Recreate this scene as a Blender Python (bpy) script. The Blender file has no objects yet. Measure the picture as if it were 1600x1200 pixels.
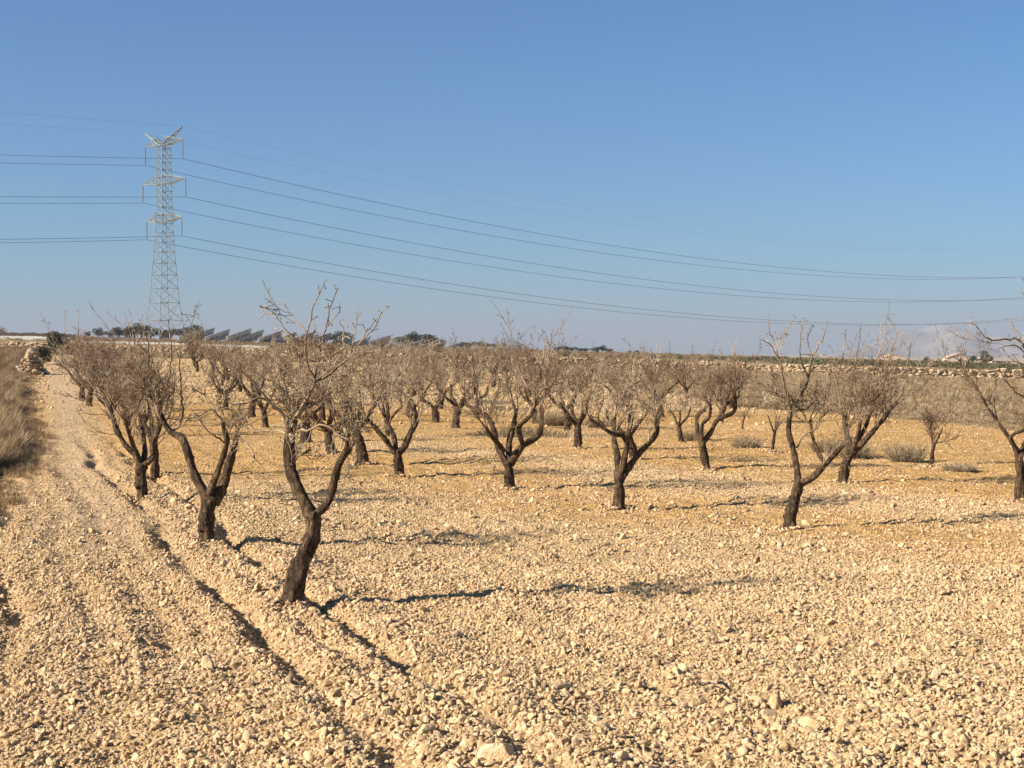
import bpy, math, random
import numpy as np
from mathutils import Vector

R = math.radians
scene = bpy.context.scene
col = scene.collection

# ------------------------------------------------------------------ camera
FPX = 2400.0                      # focal length in pixels of a 1600 px wide frame
EYE = 2.0
PITCH = math.atan(40.0 / FPX)
cam_d = bpy.data.cameras.new('camera')
cam_d.sensor_width = 36.0
cam_d.lens = 36.0 * FPX / 1600.0
cam_d.clip_start = 0.1
cam_d.clip_end = 40000
cam = bpy.data.objects.new('camera', cam_d)
col.objects.link(cam)
cam.location = (0, 0, EYE)
cam.rotation_euler = (R(90) - PITCH, 0, 0)
scene.camera = cam

# ------------------------------------------------------------------ sky, sun, exposure
SUN_EL = R(28)
SUN_AZ = math.atan2(-0.955, -0.295)          # compass bearing of the sun, from +Y towards +X
world = bpy.data.worlds.new('World')
scene.world = world
world.use_nodes = True
wn = world.node_tree
wn.nodes.clear()
sky = wn.nodes.new('ShaderNodeTexSky')
sky.sky_type = 'NISHITA'
sky.sun_disc = False
sky.sun_elevation = SUN_EL
sky.sun_rotation = SUN_AZ
sky.altitude = 600
sky.air_density = 1.0
sky.dust_density = 0.5
sky.ozone_density = 3.0
bg = wn.nodes.new('ShaderNodeBackground')
bg.inputs['Strength'].default_value = 0.0515
wo = wn.nodes.new('ShaderNodeOutputWorld')
tint = wn.nodes.new('ShaderNodeMix'); tint.data_type = 'RGBA'; tint.blend_type = 'MULTIPLY'
tint.inputs[0].default_value = 1.0
tint.inputs[7].default_value = (0.44, 0.765, 1.01, 1)
wn.links.new(sky.outputs[0], tint.inputs[6])
wn.links.new(tint.outputs[2], bg.inputs['Color'])
wn.links.new(bg.outputs[0], wo.inputs['Surface'])

sun_d = bpy.data.lights.new('sun', 'SUN')
sun_d.energy = 4.8
sun_d.angle = R(0.53)
sun_d.color = (1.0, 0.95, 0.86)
sun = bpy.data.objects.new('sun', sun_d)
col.objects.link(sun)
sdir = Vector((math.sin(SUN_AZ) * math.cos(SUN_EL), math.cos(SUN_AZ) * math.cos(SUN_EL), math.sin(SUN_EL)))
sun.rotation_euler = (-sdir).to_track_quat('-Z', 'Y').to_euler()

scene.view_settings.view_transform = 'Standard'
scene.view_settings.look = 'None'
scene.view_settings.gamma = 1.0
scene.view_settings.exposure = 1.25
scene.view_settings.use_curve_mapping = False
scene.cycles.max_bounces = 5
scene.cycles.diffuse_bounces = 2
scene.cycles.volume_bounces = 0
scene.cycles.transparent_max_bounces = 8

# ------------------------------------------------------------------ numeric helpers
def hash2(ix, iy, seed=0):
    h = (ix.astype(np.int64) * 374761393 + iy.astype(np.int64) * 668265263 + seed * 1442695041) & 0xffffffff
    h = ((h ^ (h >> 13)) * 1274126177) & 0xffffffff
    h = (h ^ (h >> 16)) & 0xffffffff
    return h / 4294967295.0

def vnoise(x, y, seed=0):
    x = np.asarray(x, float); y = np.asarray(y, float)
    ix = np.floor(x); iy = np.floor(y)
    fx = x - ix; fy = y - iy
    fx = fx * fx * (3 - 2 * fx); fy = fy * fy * (3 - 2 * fy)
    a = hash2(ix, iy, seed); b = hash2(ix + 1, iy, seed)
    c = hash2(ix, iy + 1, seed); d = hash2(ix + 1, iy + 1, seed)
    return (a * (1 - fx) + b * fx) * (1 - fy) + (c * (1 - fx) + d * fx) * fy - 0.5

def sstep(a, b, x):
    t = np.clip((np.asarray(x, float) - a) / (b - a), 0, 1)
    return t * t * (3 - 2 * t)

def gauss(x, c, w):
    return np.exp(-((x - c) / w) ** 2)

WALL_Y = 120.0
def far_plane(x, y):
    return 2.0 + 0.0045 * y - 0.029 * np.clip(x, -500, 900)

def wall_line(x):
    return WALL_Y + 3.0 * np.sin(np.asarray(x, float) * 0.05) + 1.2 * np.sin(np.asarray(x, float) * 0.17)

def bank_edge(y):
    return np.interp(y, [14, 20, 27, 34, 45, 60, 85, 110], [-2.0, -1.35, -0.95, -0.70, -0.95, -1.30, -1.3, -1.0])

def H(x, y, fine=True):
    """height of the ground"""
    x = np.asarray(x, float); y = np.asarray(y, float)
    s = x + 0.30 * y
    wy = wall_line(x)
    front = sstep(42, 118, y) * (far_plane(x, wy) - 1.15)
    front = front + 0.25 * sstep(30, 70, y) * sstep(4, -14, x)
    back = far_plane(x, y) - 0.35 * (1 - sstep(130, 320, y))
    k = sstep(wy - 0.1, wy + 0.7, y)
    z = front * (1 - k) + back * k
    nearf = 1 - sstep(60, 110, y)
    # bank with grass on the left of the track
    sb = s - bank_edge(y) + 0.35 * vnoise(x * 0.5, y * 0.5, 3)
    z = z + nearf * sstep(14, 20, y) * (0.26 * sstep(0.1, -1.0, sb) + 0.30 * sstep(-1.5, -5.0, sb))
    z = z - 0.05 * nearf * gauss(sb, 0.3, 0.28) * sstep(14, 20, y)
    z = z + 0.16 * vnoise(x * 0.12, y * 0.12, 7) * sstep(8, 20, y)
    # ruts along the rows
    s2 = x + 0.33 * y + 0.25 * vnoise(x * 0.25, y * 0.25, 11) + 0.12 * vnoise(x * 1.3, y * 1.3, 12)
    m = (0.65 + 0.95 * sstep(0.1, 0.9, vnoise(x * 0.9, y * 0.9, 5) + 0.5)) * (1 - sstep(28, 50, y))
    z = z + m * (-0.048 * gauss(s2, 1.82, 0.10) + 0.03 * gauss(s2, 2.06, 0.12) - 0.055 * gauss(s2, 2.55, 0.09)
                 + 0.025 * gauss(s2, 2.32, 0.10) - 0.05 * gauss(s2, 0.0, 0.12) + 0.025 * gauss(s2, 1.58, 0.12)
                 - 0.03 * gauss(s2, 3.4, 0.12) + 0.03 * gauss(s2, 2.85, 0.15) - 0.03 * gauss(s2, 4.5, 0.14) - 0.035 * gauss(s2, 1.15, 0.09)
                 - 0.02 * gauss(s2, 0.55, 0.1) + 0.010 * np.sin(s2 * 17.0))
    if fine:
        z = z + (0.075 * vnoise(x * 0.9, y * 0.9, 1) + 0.045 * vnoise(x * 2.6, y * 2.6, 2) + 0.022 * vnoise(x * 7.1, y * 7.1, 4)) * nearf
    return z

def h1(x, y):
    return float(H(np.array([x]), np.array([y]))[0])

CP, SP = math.cos(PITCH), math.sin(PITCH)
def ray(px, py):
    u = (px - 800) / FPX; v = (600 - py) / FPX
    return Vector((u, CP + v * SP, -SP + v * CP))

def at(px, py, Y):
    d = ray(px, py)
    t = Y / d.y
    return Vector((d.x * t, Y, EYE + d.z * t))

def on_ground(px, py, dmax=118.0):
    d = ray(px, py)
    Y = 5.0
    while Y < dmax:
        p = at(px, py, Y)
        if p.z <= h1(p.x, p.y):
            break
        Y += 0.05 if Y < 40 else 0.2
    p = at(px, py, Y)
    return Vector((p.x, p.y, h1(p.x, p.y)))

# ------------------------------------------------------------------ object helpers
def mesh_from(name, verts, faces, mat=None, smooth=True):
    me = bpy.data.meshes.new(name)
    v = np.asarray(verts, dtype=np.float32).reshape(-1, 3)
    if isinstance(faces, np.ndarray) and faces.ndim == 2:
        n, k = faces.shape
        me.vertices.add(len(v)); me.vertices.foreach_set('co', v.ravel())
        me.loops.add(n * k); me.loops.foreach_set('vertex_index', faces.astype(np.int32).ravel())
        me.polygons.add(n)
        me.polygons.foreach_set('loop_start', np.arange(0, n * k, k, dtype=np.int32))
        me.polygons.foreach_set('loop_total', np.full(n, k, dtype=np.int32))
        me.update(calc_edges=True)
    else:
        me.from_pydata([tuple(p) for p in v], [], [tuple(f) for f in faces])
    me.polygons.foreach_set('use_smooth', np.full(len(me.polygons), smooth, dtype=bool))
    if mat: me.materials.append(mat)
    return me

def link(name, me, parent=None):
    o = bpy.data.objects.new(name, me)
    col.objects.link(o)
    if parent: o.parent = parent
    return o

def tag(o, label=None, cat=None, group=None, kind=None):
    if label: o['label'] = label
    if cat: o['category'] = cat
    if group: o['group'] = group
    if kind: o['kind'] = kind
    return o

def empty(name, loc, label, cat, group=None, rz=0.0):
    o = bpy.data.objects.new(name, None)
    col.objects.link(o)
    o.empty_display_size = 0.3
    o.location = loc
    o.rotation_euler = (0, 0, rz)
    return tag(o, label, cat, group)

def clone(root, loc, rz, sc, label, cat, group):
    r = root.copy(); col.objects.link(r)
    r.location = loc; r.rotation_euler = (0, 0, rz)
    r.scale = sc if hasattr(sc, '__len__') else (sc, sc, sc)
    for ch in list(root.children):
        c = ch.copy(); col.objects.link(c); c.parent = r
        for g in list(ch.children):
            d = g.copy(); col.objects.link(d); d.parent = c
    return tag(r, label, cat, group)

class MB:
    """collects quads / polygons"""
    def __init__(self): self.v = []; self.f = []
    def add(self, verts, faces):
        n = len(self.v); self.v += [tuple(p) for p in verts]; self.f += [tuple(i + n for i in f) for f in faces]
    def box(self, lo, hi):
        x0, y0, z0 = lo; x1, y1, z1 = hi
        self.add([(x0,y0,z0),(x1,y0,z0),(x1,y1,z0),(x0,y1,z0),(x0,y0,z1),(x1,y0,z1),(x1,y1,z1),(x0,y1,z1)],
                 [(0,3,2,1),(4,5,6,7),(0,1,5,4),(1,2,6,5),(2,3,7,6),(3,0,4,7)])
    def bar(self, a, b, w, n=4):
        a = Vector(a); b = Vector(b); d = (b - a).normalized()
        u = d.orthogonal().normalized(); v = d.cross(u)
        vs = []
        for p in (a, b):
            for k in range(n):
                t = 2 * math.pi * (k + .5) / n
                vs.append(p + (u * math.cos(t) + v * math.sin(t)) * w)
        self.add(vs, [(k, (k + 1) % n, n + (k + 1) % n, n + k) for k in range(n)] + [tuple(range(n))[::-1], tuple(range(n, 2 * n))])
    def build(self, name, mat, parent=None, smooth=False):
        return link(name, mesh_from(name, self.v, self.f, mat, smooth), parent)

class Tubes:
    """many tapered tubes gathered in one mesh"""
    def __init__(self): self.v = []; self.f = []; self.n = 0
    def tube(self, pts, rad, sides=4, rough=0.0, rng=None, cap=True):
        P = np.asarray(pts, float); r = np.asarray(rad, float); m = len(P)
        T = np.empty_like(P); T[1:-1] = P[2:] - P[:-2]; T[0] = P[1] - P[0]; T[-1] = P[-1] - P[-2]
        T /= np.linalg.norm(T, axis=1)[:, None] + 1e-9
        ref = np.array([0.31, 0.95, 0.05]) if abs(T[:, 1]).mean() < 0.8 else np.array([1.0, 0.1, 0.0])
        U = np.cross(T, ref); U /= np.linalg.norm(U, axis=1)[:, None] + 1e-9
        V = np.cross(T, U)
        a = np.arange(sides) * 2 * math.pi / sides
        rr = r[:, None] * np.ones(sides)[None, :]
        if rough > 0:
            for fq, am in ((2, 0.5), (3, 0.35), (5, .3)):
                ph = rng.uniform(0, 6.28); tw = rng.uniform(-5, 5)
                L = np.concatenate([[0], np.cumsum(np.linalg.norm(np.diff(P, axis=0), axis=1))])
                rr = rr * (1 + rough * am * np.sin(fq * a[None, :] + ph + tw * L[:, None] + 2.0 * np.sin(9 * L[:, None] + ph)))
            rr = rr * (1 + rough * 0.45 * (rng.random(rr.shape) - .5))
        ring = P[:, None, :] + rr[:, :, None] * (np.cos(a)[None, :, None] * U[:, None, :] + np.sin(a)[None, :, None] * V[:, None, :])
        self.v.append(ring.reshape(-1, 3))
        i = np.arange(m - 1)[:, None] * sides + np.arange(sides)[None, :]
        j = np.arange(m - 1)[:, None] * sides + (np.arange(sides)[None, :] + 1) % sides
        q = np.stack([i, j, j + sides, i + sides], -1).reshape(-1, 4) + self.n
        self.f.append(q)
        self.n += m * sides
        if cap and sides > 4:
            self.v.append(P[-1:] + T[-1] * r[-1] * 0.4)
            last = self.n - sides
            k = np.arange(sides)
            self.f.append(np.stack([last + k, last + (k + 1) % sides, np.full(sides, self.n), np.full(sides, self.n)], -1))
            self.n += 1
    def mesh(self, name, mat):
        V = np.concatenate(self.v); F = np.concatenate(self.f)
        deg = F[:, 2] == F[:, 3]
        if not deg.any():
            return mesh_from(name, V, F, mat)
        return mesh_from(name, V, [tuple(q) if not d else tuple(q[:3]) for q, d in zip(F.tolist(), deg)], mat)

def catmull(pts, rad, step):
    P = [np.array(p, float) for p in pts]
    P = [2 * P[0] - P[1]] + P + [2 * P[-1] - P[-2]]
    r = list(rad)
    out, ro = [], []
    for i in range(1, len(P) - 2):
        p0, p1, p2, p3 = P[i - 1:i + 3]
        n = max(2, int(np.linalg.norm(p2 - p1) / step))
        for k in range(n):
            t = k / n
            out.append(0.5 * ((2 * p1) + (-p0 + p2) * t + (2 * p0 - 5 * p1 + 4 * p2 - p3) * t * t + (-p0 + 3 * p1 - 3 * p2 + p3) * t ** 3))
            ro.append(r[i - 1] * (1 - t) + r[i] * t)
    out.append(P[-2]); ro.append(r[-1])
    return np.array(out), np.array(ro)

# ------------------------------------------------------------------ materials
def new_mat(name):
    m = bpy.data.materials.new(name); m.use_nodes = True
    nt = m.node_tree; nt.nodes.clear()
    out = nt.nodes.new('ShaderNodeOutputMaterial')
    b = nt.nodes.new('ShaderNodeBsdfPrincipled')
    nt.links.new(b.outputs[0], out.inputs['Surface'])
    b.inputs['Roughness'].default_value = 0.9
    b.inputs['Specular IOR Level'].default_value = 0.2
    return m, nt, b

def N(nt, kind, **kw):
    n = nt.nodes.new(kind)
    for k, v in kw.items():
        if k in n.inputs: n.inputs[k].default_value = v
        else: setattr(n, k, v)
    return n

def ramp(nt, fac, stops):
    r = nt.nodes.new('ShaderNodeValToRGB')
    while len(r.color_ramp.elements) < len(stops): r.color_ramp.elements.new(0.5)
    for e, (p, c) in zip(r.color_ramp.elements, stops):
        e.position = p; e.color = (c[0], c[1], c[2], 1)
    nt.links.new(fac, r.inputs['Fac'])
    return r.outputs['Color']

def mix(nt, fac, a, b, mode='MIX'):
    m = nt.nodes.new('ShaderNodeMix'); m.data_type = 'RGBA'; m.blend_type = mode
    if isinstance(fac, (int, float)): m.inputs[0].default_value = fac
    else: nt.links.new(fac, m.inputs[0])
    for s, q in ((6, a), (7, b)):
        if isinstance(q, tuple): m.inputs[s].default_value = (*q, 1)
        else: nt.links.new(q, m.inputs[s])
    return m.outputs[2]

def simple(name, stops, scale=4.0, coords='Object', rough=0.9, bump=0.0, bscale=20.0, rnd=0.0, spec=0.2):
    m, nt, b = new_mat(name)
    tc = N(nt, 'ShaderNodeTexCoord')
    nz = N(nt, 'ShaderNodeTexNoise', Scale=scale, Detail=5.0)
    nt.links.new(tc.outputs[coords], nz.inputs['Vector'])
    fac = nz.outputs['Fac']
    if rnd > 0:
        oi = N(nt, 'ShaderNodeObjectInfo')
        mm = N(nt, 'ShaderNodeMath', operation='MULTIPLY_ADD'); mm.inputs[1].default_value = rnd
        nt.links.new(oi.outputs['Random'], mm.inputs[0])
        sb = N(nt, 'ShaderNodeMath', operation='SUBTRACT'); sb.inputs[1].default_value = rnd * 0.5
        nt.links.new(fac, sb.inputs[0]); nt.links.new(sb.outputs[0], mm.inputs[2])
        fac = mm.outputs[0]
    nt.links.new(ramp(nt, fac, stops), b.inputs['Base Color'])
    b.inputs['Roughness'].default_value = rough
    b.inputs['Specular IOR Level'].default_value = spec
    if bump > 0:
        n2 = N(nt, 'ShaderNodeTexNoise', Scale=bscale, Detail=4.0)
        nt.links.new(tc.outputs[coords], n2.inputs['Vector'])
        bp = N(nt, 'ShaderNodeBump', Strength=bump, Distance=0.02)
        nt.links.new(n2.outputs['Fac'], bp.inputs['Height']); nt.links.new(bp.outputs[0], b.inputs['Normal'])
    return m

def bark_mat():
    m, nt, b = new_mat('almond_bark')
    tc = N(nt, 'ShaderNodeTexCoord')
    mp = N(nt, 'ShaderNodeMapping'); mp.inputs['Scale'].default_value = (1, 1, 0.32)
    nt.links.new(tc.outputs['Object'], mp.inputs['Vector'])
    n1 = N(nt, 'ShaderNodeTexNoise', Scale=38.0, Detail=7.0, Roughness=0.7, Distortion=0.6)
    nt.links.new(mp.outputs[0], n1.inputs['Vector'])
    vo = N(nt, 'ShaderNodeTexVoronoi', Scale=46.0, feature='DISTANCE_TO_EDGE')
    mp2 = N(nt, 'ShaderNodeMapping'); mp2.inputs['Scale'].default_value = (1, 1, 0.4)
    nt.links.new(tc.outputs['Object'], mp2.inputs['Vector'])
    wv = mix(nt, 0.06, mp2.outputs[0], n1.outputs['Color'])
    nt.links.new(wv, vo.inputs['Vector'])
    n3 = N(nt, 'ShaderNodeTexNoise', Scale=4.0, Detail=3.0)
    nt.links.new(tc.outputs['Object'], n3.inputs['Vector'])
    c = ramp(nt, n1.outputs['Fac'], [(0.34, (0.034, 0.020, 0.011)), (0.50, (0.125, 0.074, 0.038)), (0.66, (0.36, 0.25, 0.145))])
    g = ramp(nt, n3.outputs['Fac'], [(0.4, (0.75, 0.72, 0.7)), (0.62, (1.25, 1.2, 1.1))])
    nt.links.new(mix(nt, 1.0, c, g, 'MULTIPLY'), b.inputs['Base Color'])
    hh = N(nt, 'ShaderNodeMath', operation='ADD')
    mn = N(nt, 'ShaderNodeMath', operation='MINIMUM'); mn.inputs[1].default_value = 0.25
    nt.links.new(vo.outputs['Distance'], mn.inputs[0]); nt.links.new(mn.outputs[0], hh.inputs[0]); nt.links.new(n1.outputs['Fac'], hh.inputs[1])
    bp = N(nt, 'ShaderNodeBump', Strength=1.0, Distance=0.06)
    nt.links.new(hh.outputs[0], bp.inputs['Height']); nt.links.new(bp.outputs[0], b.inputs['Normal'])
    return m

M = {}
M['bark'] = bark_mat()
M['twig'] = simple('almond_twigs', [(0.35, (0.10, 0.062, 0.036)), (0.5, (0.225, 0.148, 0.086)), (0.66, (0.45, 0.34, 0.22))], 2.6, rnd=0.12)
M['bud'] = simple('almond_buds', [(0.3, (0.12, 0.13, 0.05)), (0.7, (0.30, 0.27, 0.16))], 9.0)
M['stone'] = simple('limestone', [(0.06, (0.30, 0.155, 0.07)), (0.28, (0.50, 0.325, 0.160)), (0.7, (0.62, 0.410, 0.218)), (1.0, (0.68, 0.52, 0.33))], 5.0, bump=0.5, bscale=14.0, rnd=0.6)
M['wallstone'] = simple('wall_stone', [(0.3, (0.28, 0.18, 0.10)), (0.5, (0.44, 0.30, 0.17)), (0.7, (0.55, 0.41, 0.26))], 1.9, coords='Object', bump=0.5, bscale=6.0)
M['drygrass'] = simple('dry_grass', [(0.2, (0.13, 0.075, 0.036)), (0.5, (0.27, 0.172, 0.088)), (0.8, (0.44, 0.31, 0.17))], 3.0, rnd=0.5)
M['deadweed'] = simple('dead_weeds', [(0.2, (0.17, 0.112, 0.060)), (0.5, (0.28, 0.188, 0.102)), (0.8, (0.40, 0.285, 0.16))], 3.0, rnd=0.6)
M['drybush'] = simple('dry_bush', [(0.3, (0.17, 0.115, 0.062)), (0.7, (0.34, 0.25, 0.145))], 5.0)
M['pine'] = simple('pine_needles', [(0.3, (0.020, 0.030, 0.015)), (0.7, (0.055, 0.070, 0.034))], 0.9, rnd=0.2)
M['scrub'] = simple('green_scrub', [(0.3, (0.07, 0.065, 0.032)), (0.7, (0.16, 0.145, 0.075))], 0.9, rnd=0.5)
M['trunk'] = simple('pine_bark', [(0.3, (0.08, 0.055, 0.04)), (0.7, (0.14, 0.10, 0.08))], 4.0)
M['steel'] = simple('galvanised_steel', [(0.3, (0.17, 0.185, 0.17)), (0.7, (0.25, 0.26, 0.235))], 0.5, rough=0.7, spec=0.3)
M['insul'] = simple('glass_insulator', [(0.3, (0.14, 0.15, 0.15)), (0.7, (0.22, 0.23, 0.23))], 2.0, rough=0.4)
M['cable'] = simple('aluminium_cable', [(0.3, (0.10, 0.11, 0.12)), (0.7, (0.15, 0.16, 0.17))], 0.1, rough=0.6)
M['panel'] = simple('solar_cells', [(0.3, (0.36, 0.40, 0.45)), (0.7, (0.44, 0.48, 0.53))], 0.4, rough=0.6, spec=0.3)
M['plaster'] = simple('ochre_plaster', [(0.3, (0.50, 0.39, 0.27)), (0.7, (0.62, 0.50, 0.36))], 0.5)
M['rooftile'] = simple('clay_tiles', [(0.3, (0.38, 0.24, 0.16)), (0.7, (0.52, 0.36, 0.25))], 1.2)
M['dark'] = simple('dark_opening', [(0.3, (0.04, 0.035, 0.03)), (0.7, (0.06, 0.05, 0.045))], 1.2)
M['whitewall'] = simple('pale_render', [(0.3, (0.55, 0.50, 0.43)), (0.7, (0.70, 0.66, 0.58))], 0.15)
M['timber'] = simple('grey_pole', [(0.3, (0.22, 0.20, 0.18)), (0.7, (0.30, 0.28, 0.25))], 3.0)

def ground_mat():
    m, nt, b = new_mat('stony_soil')
    geo = N(nt, 'ShaderNodeNewGeometry')
    pos = geo.outputs['Position']
    def noise(s, d=5.0, r=0.6):
        n = N(nt, 'ShaderNodeTexNoise', Scale=s, Detail=d, Roughness=r); nt.links.new(pos, n.inputs['Vector']); return n.outputs['Fac']
    def attr(nm):
        a = N(nt, 'ShaderNodeAttribute'); a.attribute_name = nm; return a.outputs['Fac']
    n_l = noise(0.35); n_m = noise(3.0, 8.0, 0.7); n_s = noise(38.0, 6.0, 0.75)
    orange = ramp(nt, n_m, [(0.3, (0.40, 0.215, 0.072)), (0.5, (0.53, 0.305, 0.110)), (0.7, (0.61, 0.385, 0.157))])
    palec = ramp(nt, n_m, [(0.3, (0.45, 0.29, 0.132)), (0.5, (0.58, 0.39, 0.196)), (0.7, (0.66, 0.465, 0.255))])
    pathc = ramp(nt, n_m, [(0.3, (0.46, 0.30, 0.165)), (0.7, (0.60, 0.42, 0.25))])
    weedc = ramp(nt, n_m, [(0.3, (0.22, 0.14, 0.07)), (0.5, (0.32, 0.212, 0.108)), (0.7, (0.42, 0.29, 0.152))])
    c = mix(nt, attr('pale'), orange, palec)
    c = mix(nt, attr('path'), c, pathc)
    c = mix(nt, attr('weed'), c, weedc)
    sp = ramp(nt, n_s, [(0.32, (0.72, 0.68, 0.64)), (0.5, (1.0, 1.0, 1.0)), (0.68, (1.12, 1.12, 1.12))])
    c = mix(nt, 1.0, c, sp, 'MULTIPLY')
    # stones seen as chips of paler colour
    vo = N(nt, 'ShaderNodeTexVoronoi', Scale=15.0); nt.links.new(pos, vo.inputs['Vector'])
    vo2 = N(nt, 'ShaderNodeTexVoronoi', Scale=34.0); nt.links.new(pos, vo2.inputs['Vector'])
    nt.links.new(c, b.inputs['Base Color'])
    b.inputs['Roughness'].default_value = 1.0
    b.inputs['Specular IOR Level'].default_value = 0.05
    def inv(sock, k, p=None):
        q = N(nt, 'ShaderNodeMath', operation='MULTIPLY'); q.inputs[1].default_value = k; nt.links.new(sock, q.inputs[0]); return q.outputs[0]
    a1 = N(nt, 'ShaderNodeMath', operation='ADD'); nt.links.new(inv(vo.outputs['Distance'], -0.035), a1.inputs[0]); nt.links.new(inv(vo2.outputs['Distance'], -0.012), a1.inputs[1])
    a2 = N(nt, 'ShaderNodeMath', operation='ADD'); nt.links.new(a1.outputs[0], a2.inputs[0]); nt.links.new(inv(n_s, 0.022), a2.inputs[1])
    a3 = N(nt, 'ShaderNodeMath', operation='ADD'); nt.links.new(a2.outputs[0], a3.inputs[0]); nt.links.new(inv(n_m, 0.16), a3.inputs[1])
    bp = N(nt, 'ShaderNodeBump', Strength=1.0, Distance=1.0)
    nt.links.new(a3.outputs[0], bp.inputs['Height']); nt.links.new(bp.outputs[0], b.inputs['Normal'])
    return m
M['ground'] = ground_mat()

# ------------------------------------------------------------------ soil masks
FIELD = [(60.0, 24.0), (22.0, 36.0), (14.3, 43.5), (8.5, 62.0), (5.0, 82.0), (-2.0, 98.0), (-60.0, 104.0)]
def field_edge(x):
    xs = np.array([p[0] for p in FIELD])[::-1]; ys = np.array([p[1] for p in FIELD])[::-1]
    return np.interp(x, xs, ys)
def weed_mask(x, y):
    n = vnoise(x * 0.3, y * 0.3, 21) * 2.0
    a = sstep(-0.8, 1.2, y - field_edge(x) + n)
    s = x + 0.30 * y
    b = sstep(0.1, -0.4, s - bank_edge(y) + 0.5 * vnoise(x * 0.5, y * 0.5, 3)) * sstep(15, 18, y)
    patch = gauss(x - (-0.02 * y + 2.2), 0, 3.0) * gauss(y, 39.5, 1.2) * 0.8
    return np.clip(np.maximum(np.maximum(a, b), patch), 0, 1) * (1 - 0.65 * sstep(125, 300, y))
def path_mask(x, y):
    s = x + 0.30 * y
    return gauss(s + 0.2 * vnoise(x * 0.3, y * 0.3, 9), 0.55, 0.80) * 0.9 * sstep(12, 20, y)
def pale_mask(x, y):
    q = y + 1.5 * x + 3.0 * vnoise(x * 0.25, y * 0.25, 33)
    n = vnoise(x * 0.16, y * 0.30, 31) + 0.6 * vnoise(x * 0.5, y * 0.8, 32)
    p = np.maximum(1 - sstep(19, 23, q) * sstep(13, 16, y), gauss(q, 29.5, 2.4) * (1 - sstep(36, 44, y)))
    p = p * (1 - 0.8 * sstep(22, 27, y) * sstep(-2, -5, x))
    p = np.maximum(p, sstep(50, 66, y) * 0.8)
    return np.clip(p + 0.55 * n, 0, 1)

# ------------------------------------------------------------------ the ground: one sheet to the horizon
def axis(dense_lo, dense_hi, step, lo, hi, g):
    a = list(np.arange(dense_lo, dense_hi, step))
    s = step; v = a[-1]
    while v < hi: s *= g; v += s; a.append(v)
    s = step; v = a[0]
    while v > lo: s *= g; v -= s; a.insert(0, v)
    return np.array(a)
xs = axis(-9, 9, 0.075, -14000, 14000, 1.045)
ys = axis(6.0, 30, 0.075, -60, 14000, 1.022)
ys = np.sort(np.concatenate([ys, np.linspace(116.2, 125.0, 40)]))
X, Y = np.meshgrid(xs, ys)
Z = H(X, Y)
nx, ny = len(xs), len(ys)
V = np.stack([X, Y, Z], -1).reshape(-1, 3)
i = (np.arange(ny - 1)[:, None] * nx + np.arange(nx - 1)[None, :]).ravel()
F = np.stack([i, i + 1, i + 1 + nx, i + nx], -1)
me = mesh_from('ground', V, F, M['ground'])
for nm, fn in (('weed', weed_mask), ('path', path_mask), ('pale', pale_mask)):
    at_ = me.attributes.new(nm, 'FLOAT', 'POINT')
    at_.data.foreach_set('value', fn(X, Y).ravel().astype(np.float32))
tag(link('ground', me), kind='structure')

# ------------------------------------------------------------------ scatter of uncountable stuff
def proto_collection(name, meshes):
    c = bpy.data.collections.new(name)
    for k, m_ in enumerate(meshes):
        o = bpy.data.objects.new('%s_%02d' % (name, k), m_)
        c.objects.link(o)
    return c

def scatter(name, pts, rot, scl, idx, coll, label, cat):
    me = bpy.data.meshes.new(name)
    n = len(pts)
    me.vertices.add(n); me.vertices.foreach_set('co', np.asarray(pts, np.float32).ravel())
    a = me.attributes.new('rot', 'FLOAT_VECTOR', 'POINT'); a.data.foreach_set('vector', np.asarray(rot, np.float32).ravel())
    a = me.attributes.new('scl', 'FLOAT_VECTOR', 'POINT'); a.data.foreach_set('vector', np.asarray(scl, np.float32).ravel())
    a = me.attributes.new('idx', 'INT', 'POINT'); a.data.foreach_set('value', np.asarray(idx, np.int32))
    o = link(name, me)
    ng = bpy.data.node_groups.new(name, 'GeometryNodeTree')
    ng.interface.new_socket('Geometry', in_out='INPUT', socket_type='NodeSocketGeometry')
    ng.interface.new_socket('Geometry', in_out='OUTPUT', socket_type='NodeSocketGeometry')
    gi = ng.nodes.new('NodeGroupInput'); go = ng.nodes.new('NodeGroupOutput')
    ci = ng.nodes.new('GeometryNodeCollectionInfo'); ci.inputs['Collection'].default_value = coll
    ci.inputs['Separate Children'].default_value = True; ci.inputs['Reset Children'].default_value = True
    ip = ng.nodes.new('GeometryNodeInstanceOnPoints'); ip.inputs['Pick Instance'].default_value = True
    def na(nm, dt):
        q = ng.nodes.new('GeometryNodeInputNamedAttribute'); q.data_type = dt; q.inputs['Name'].default_value = nm; return q.outputs['Attribute']
    e2r = ng.nodes.new('FunctionNodeEulerToRotation')
    L = ng.links
    L.new(gi.outputs[0], ip.inputs['Points']); L.new(ci.outputs[0], ip.inputs['Instance'])
    L.new(na('idx', 'INT'), ip.inputs['Instance Index'])
    L.new(na('rot', 'FLOAT_VECTOR'), e2r.inputs[0]); L.new(e2r.outputs[0], ip.inputs['Rotation'])
    L.new(na('scl', 'FLOAT_VECTOR'), ip.inputs['Scale'])
    L.new(ip.outputs[0], go.inputs[0])
    md = o.modifiers.new('scatter', 'NODES'); md.node_group = ng
    return tag(o, label, cat, kind='stuff')

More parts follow.
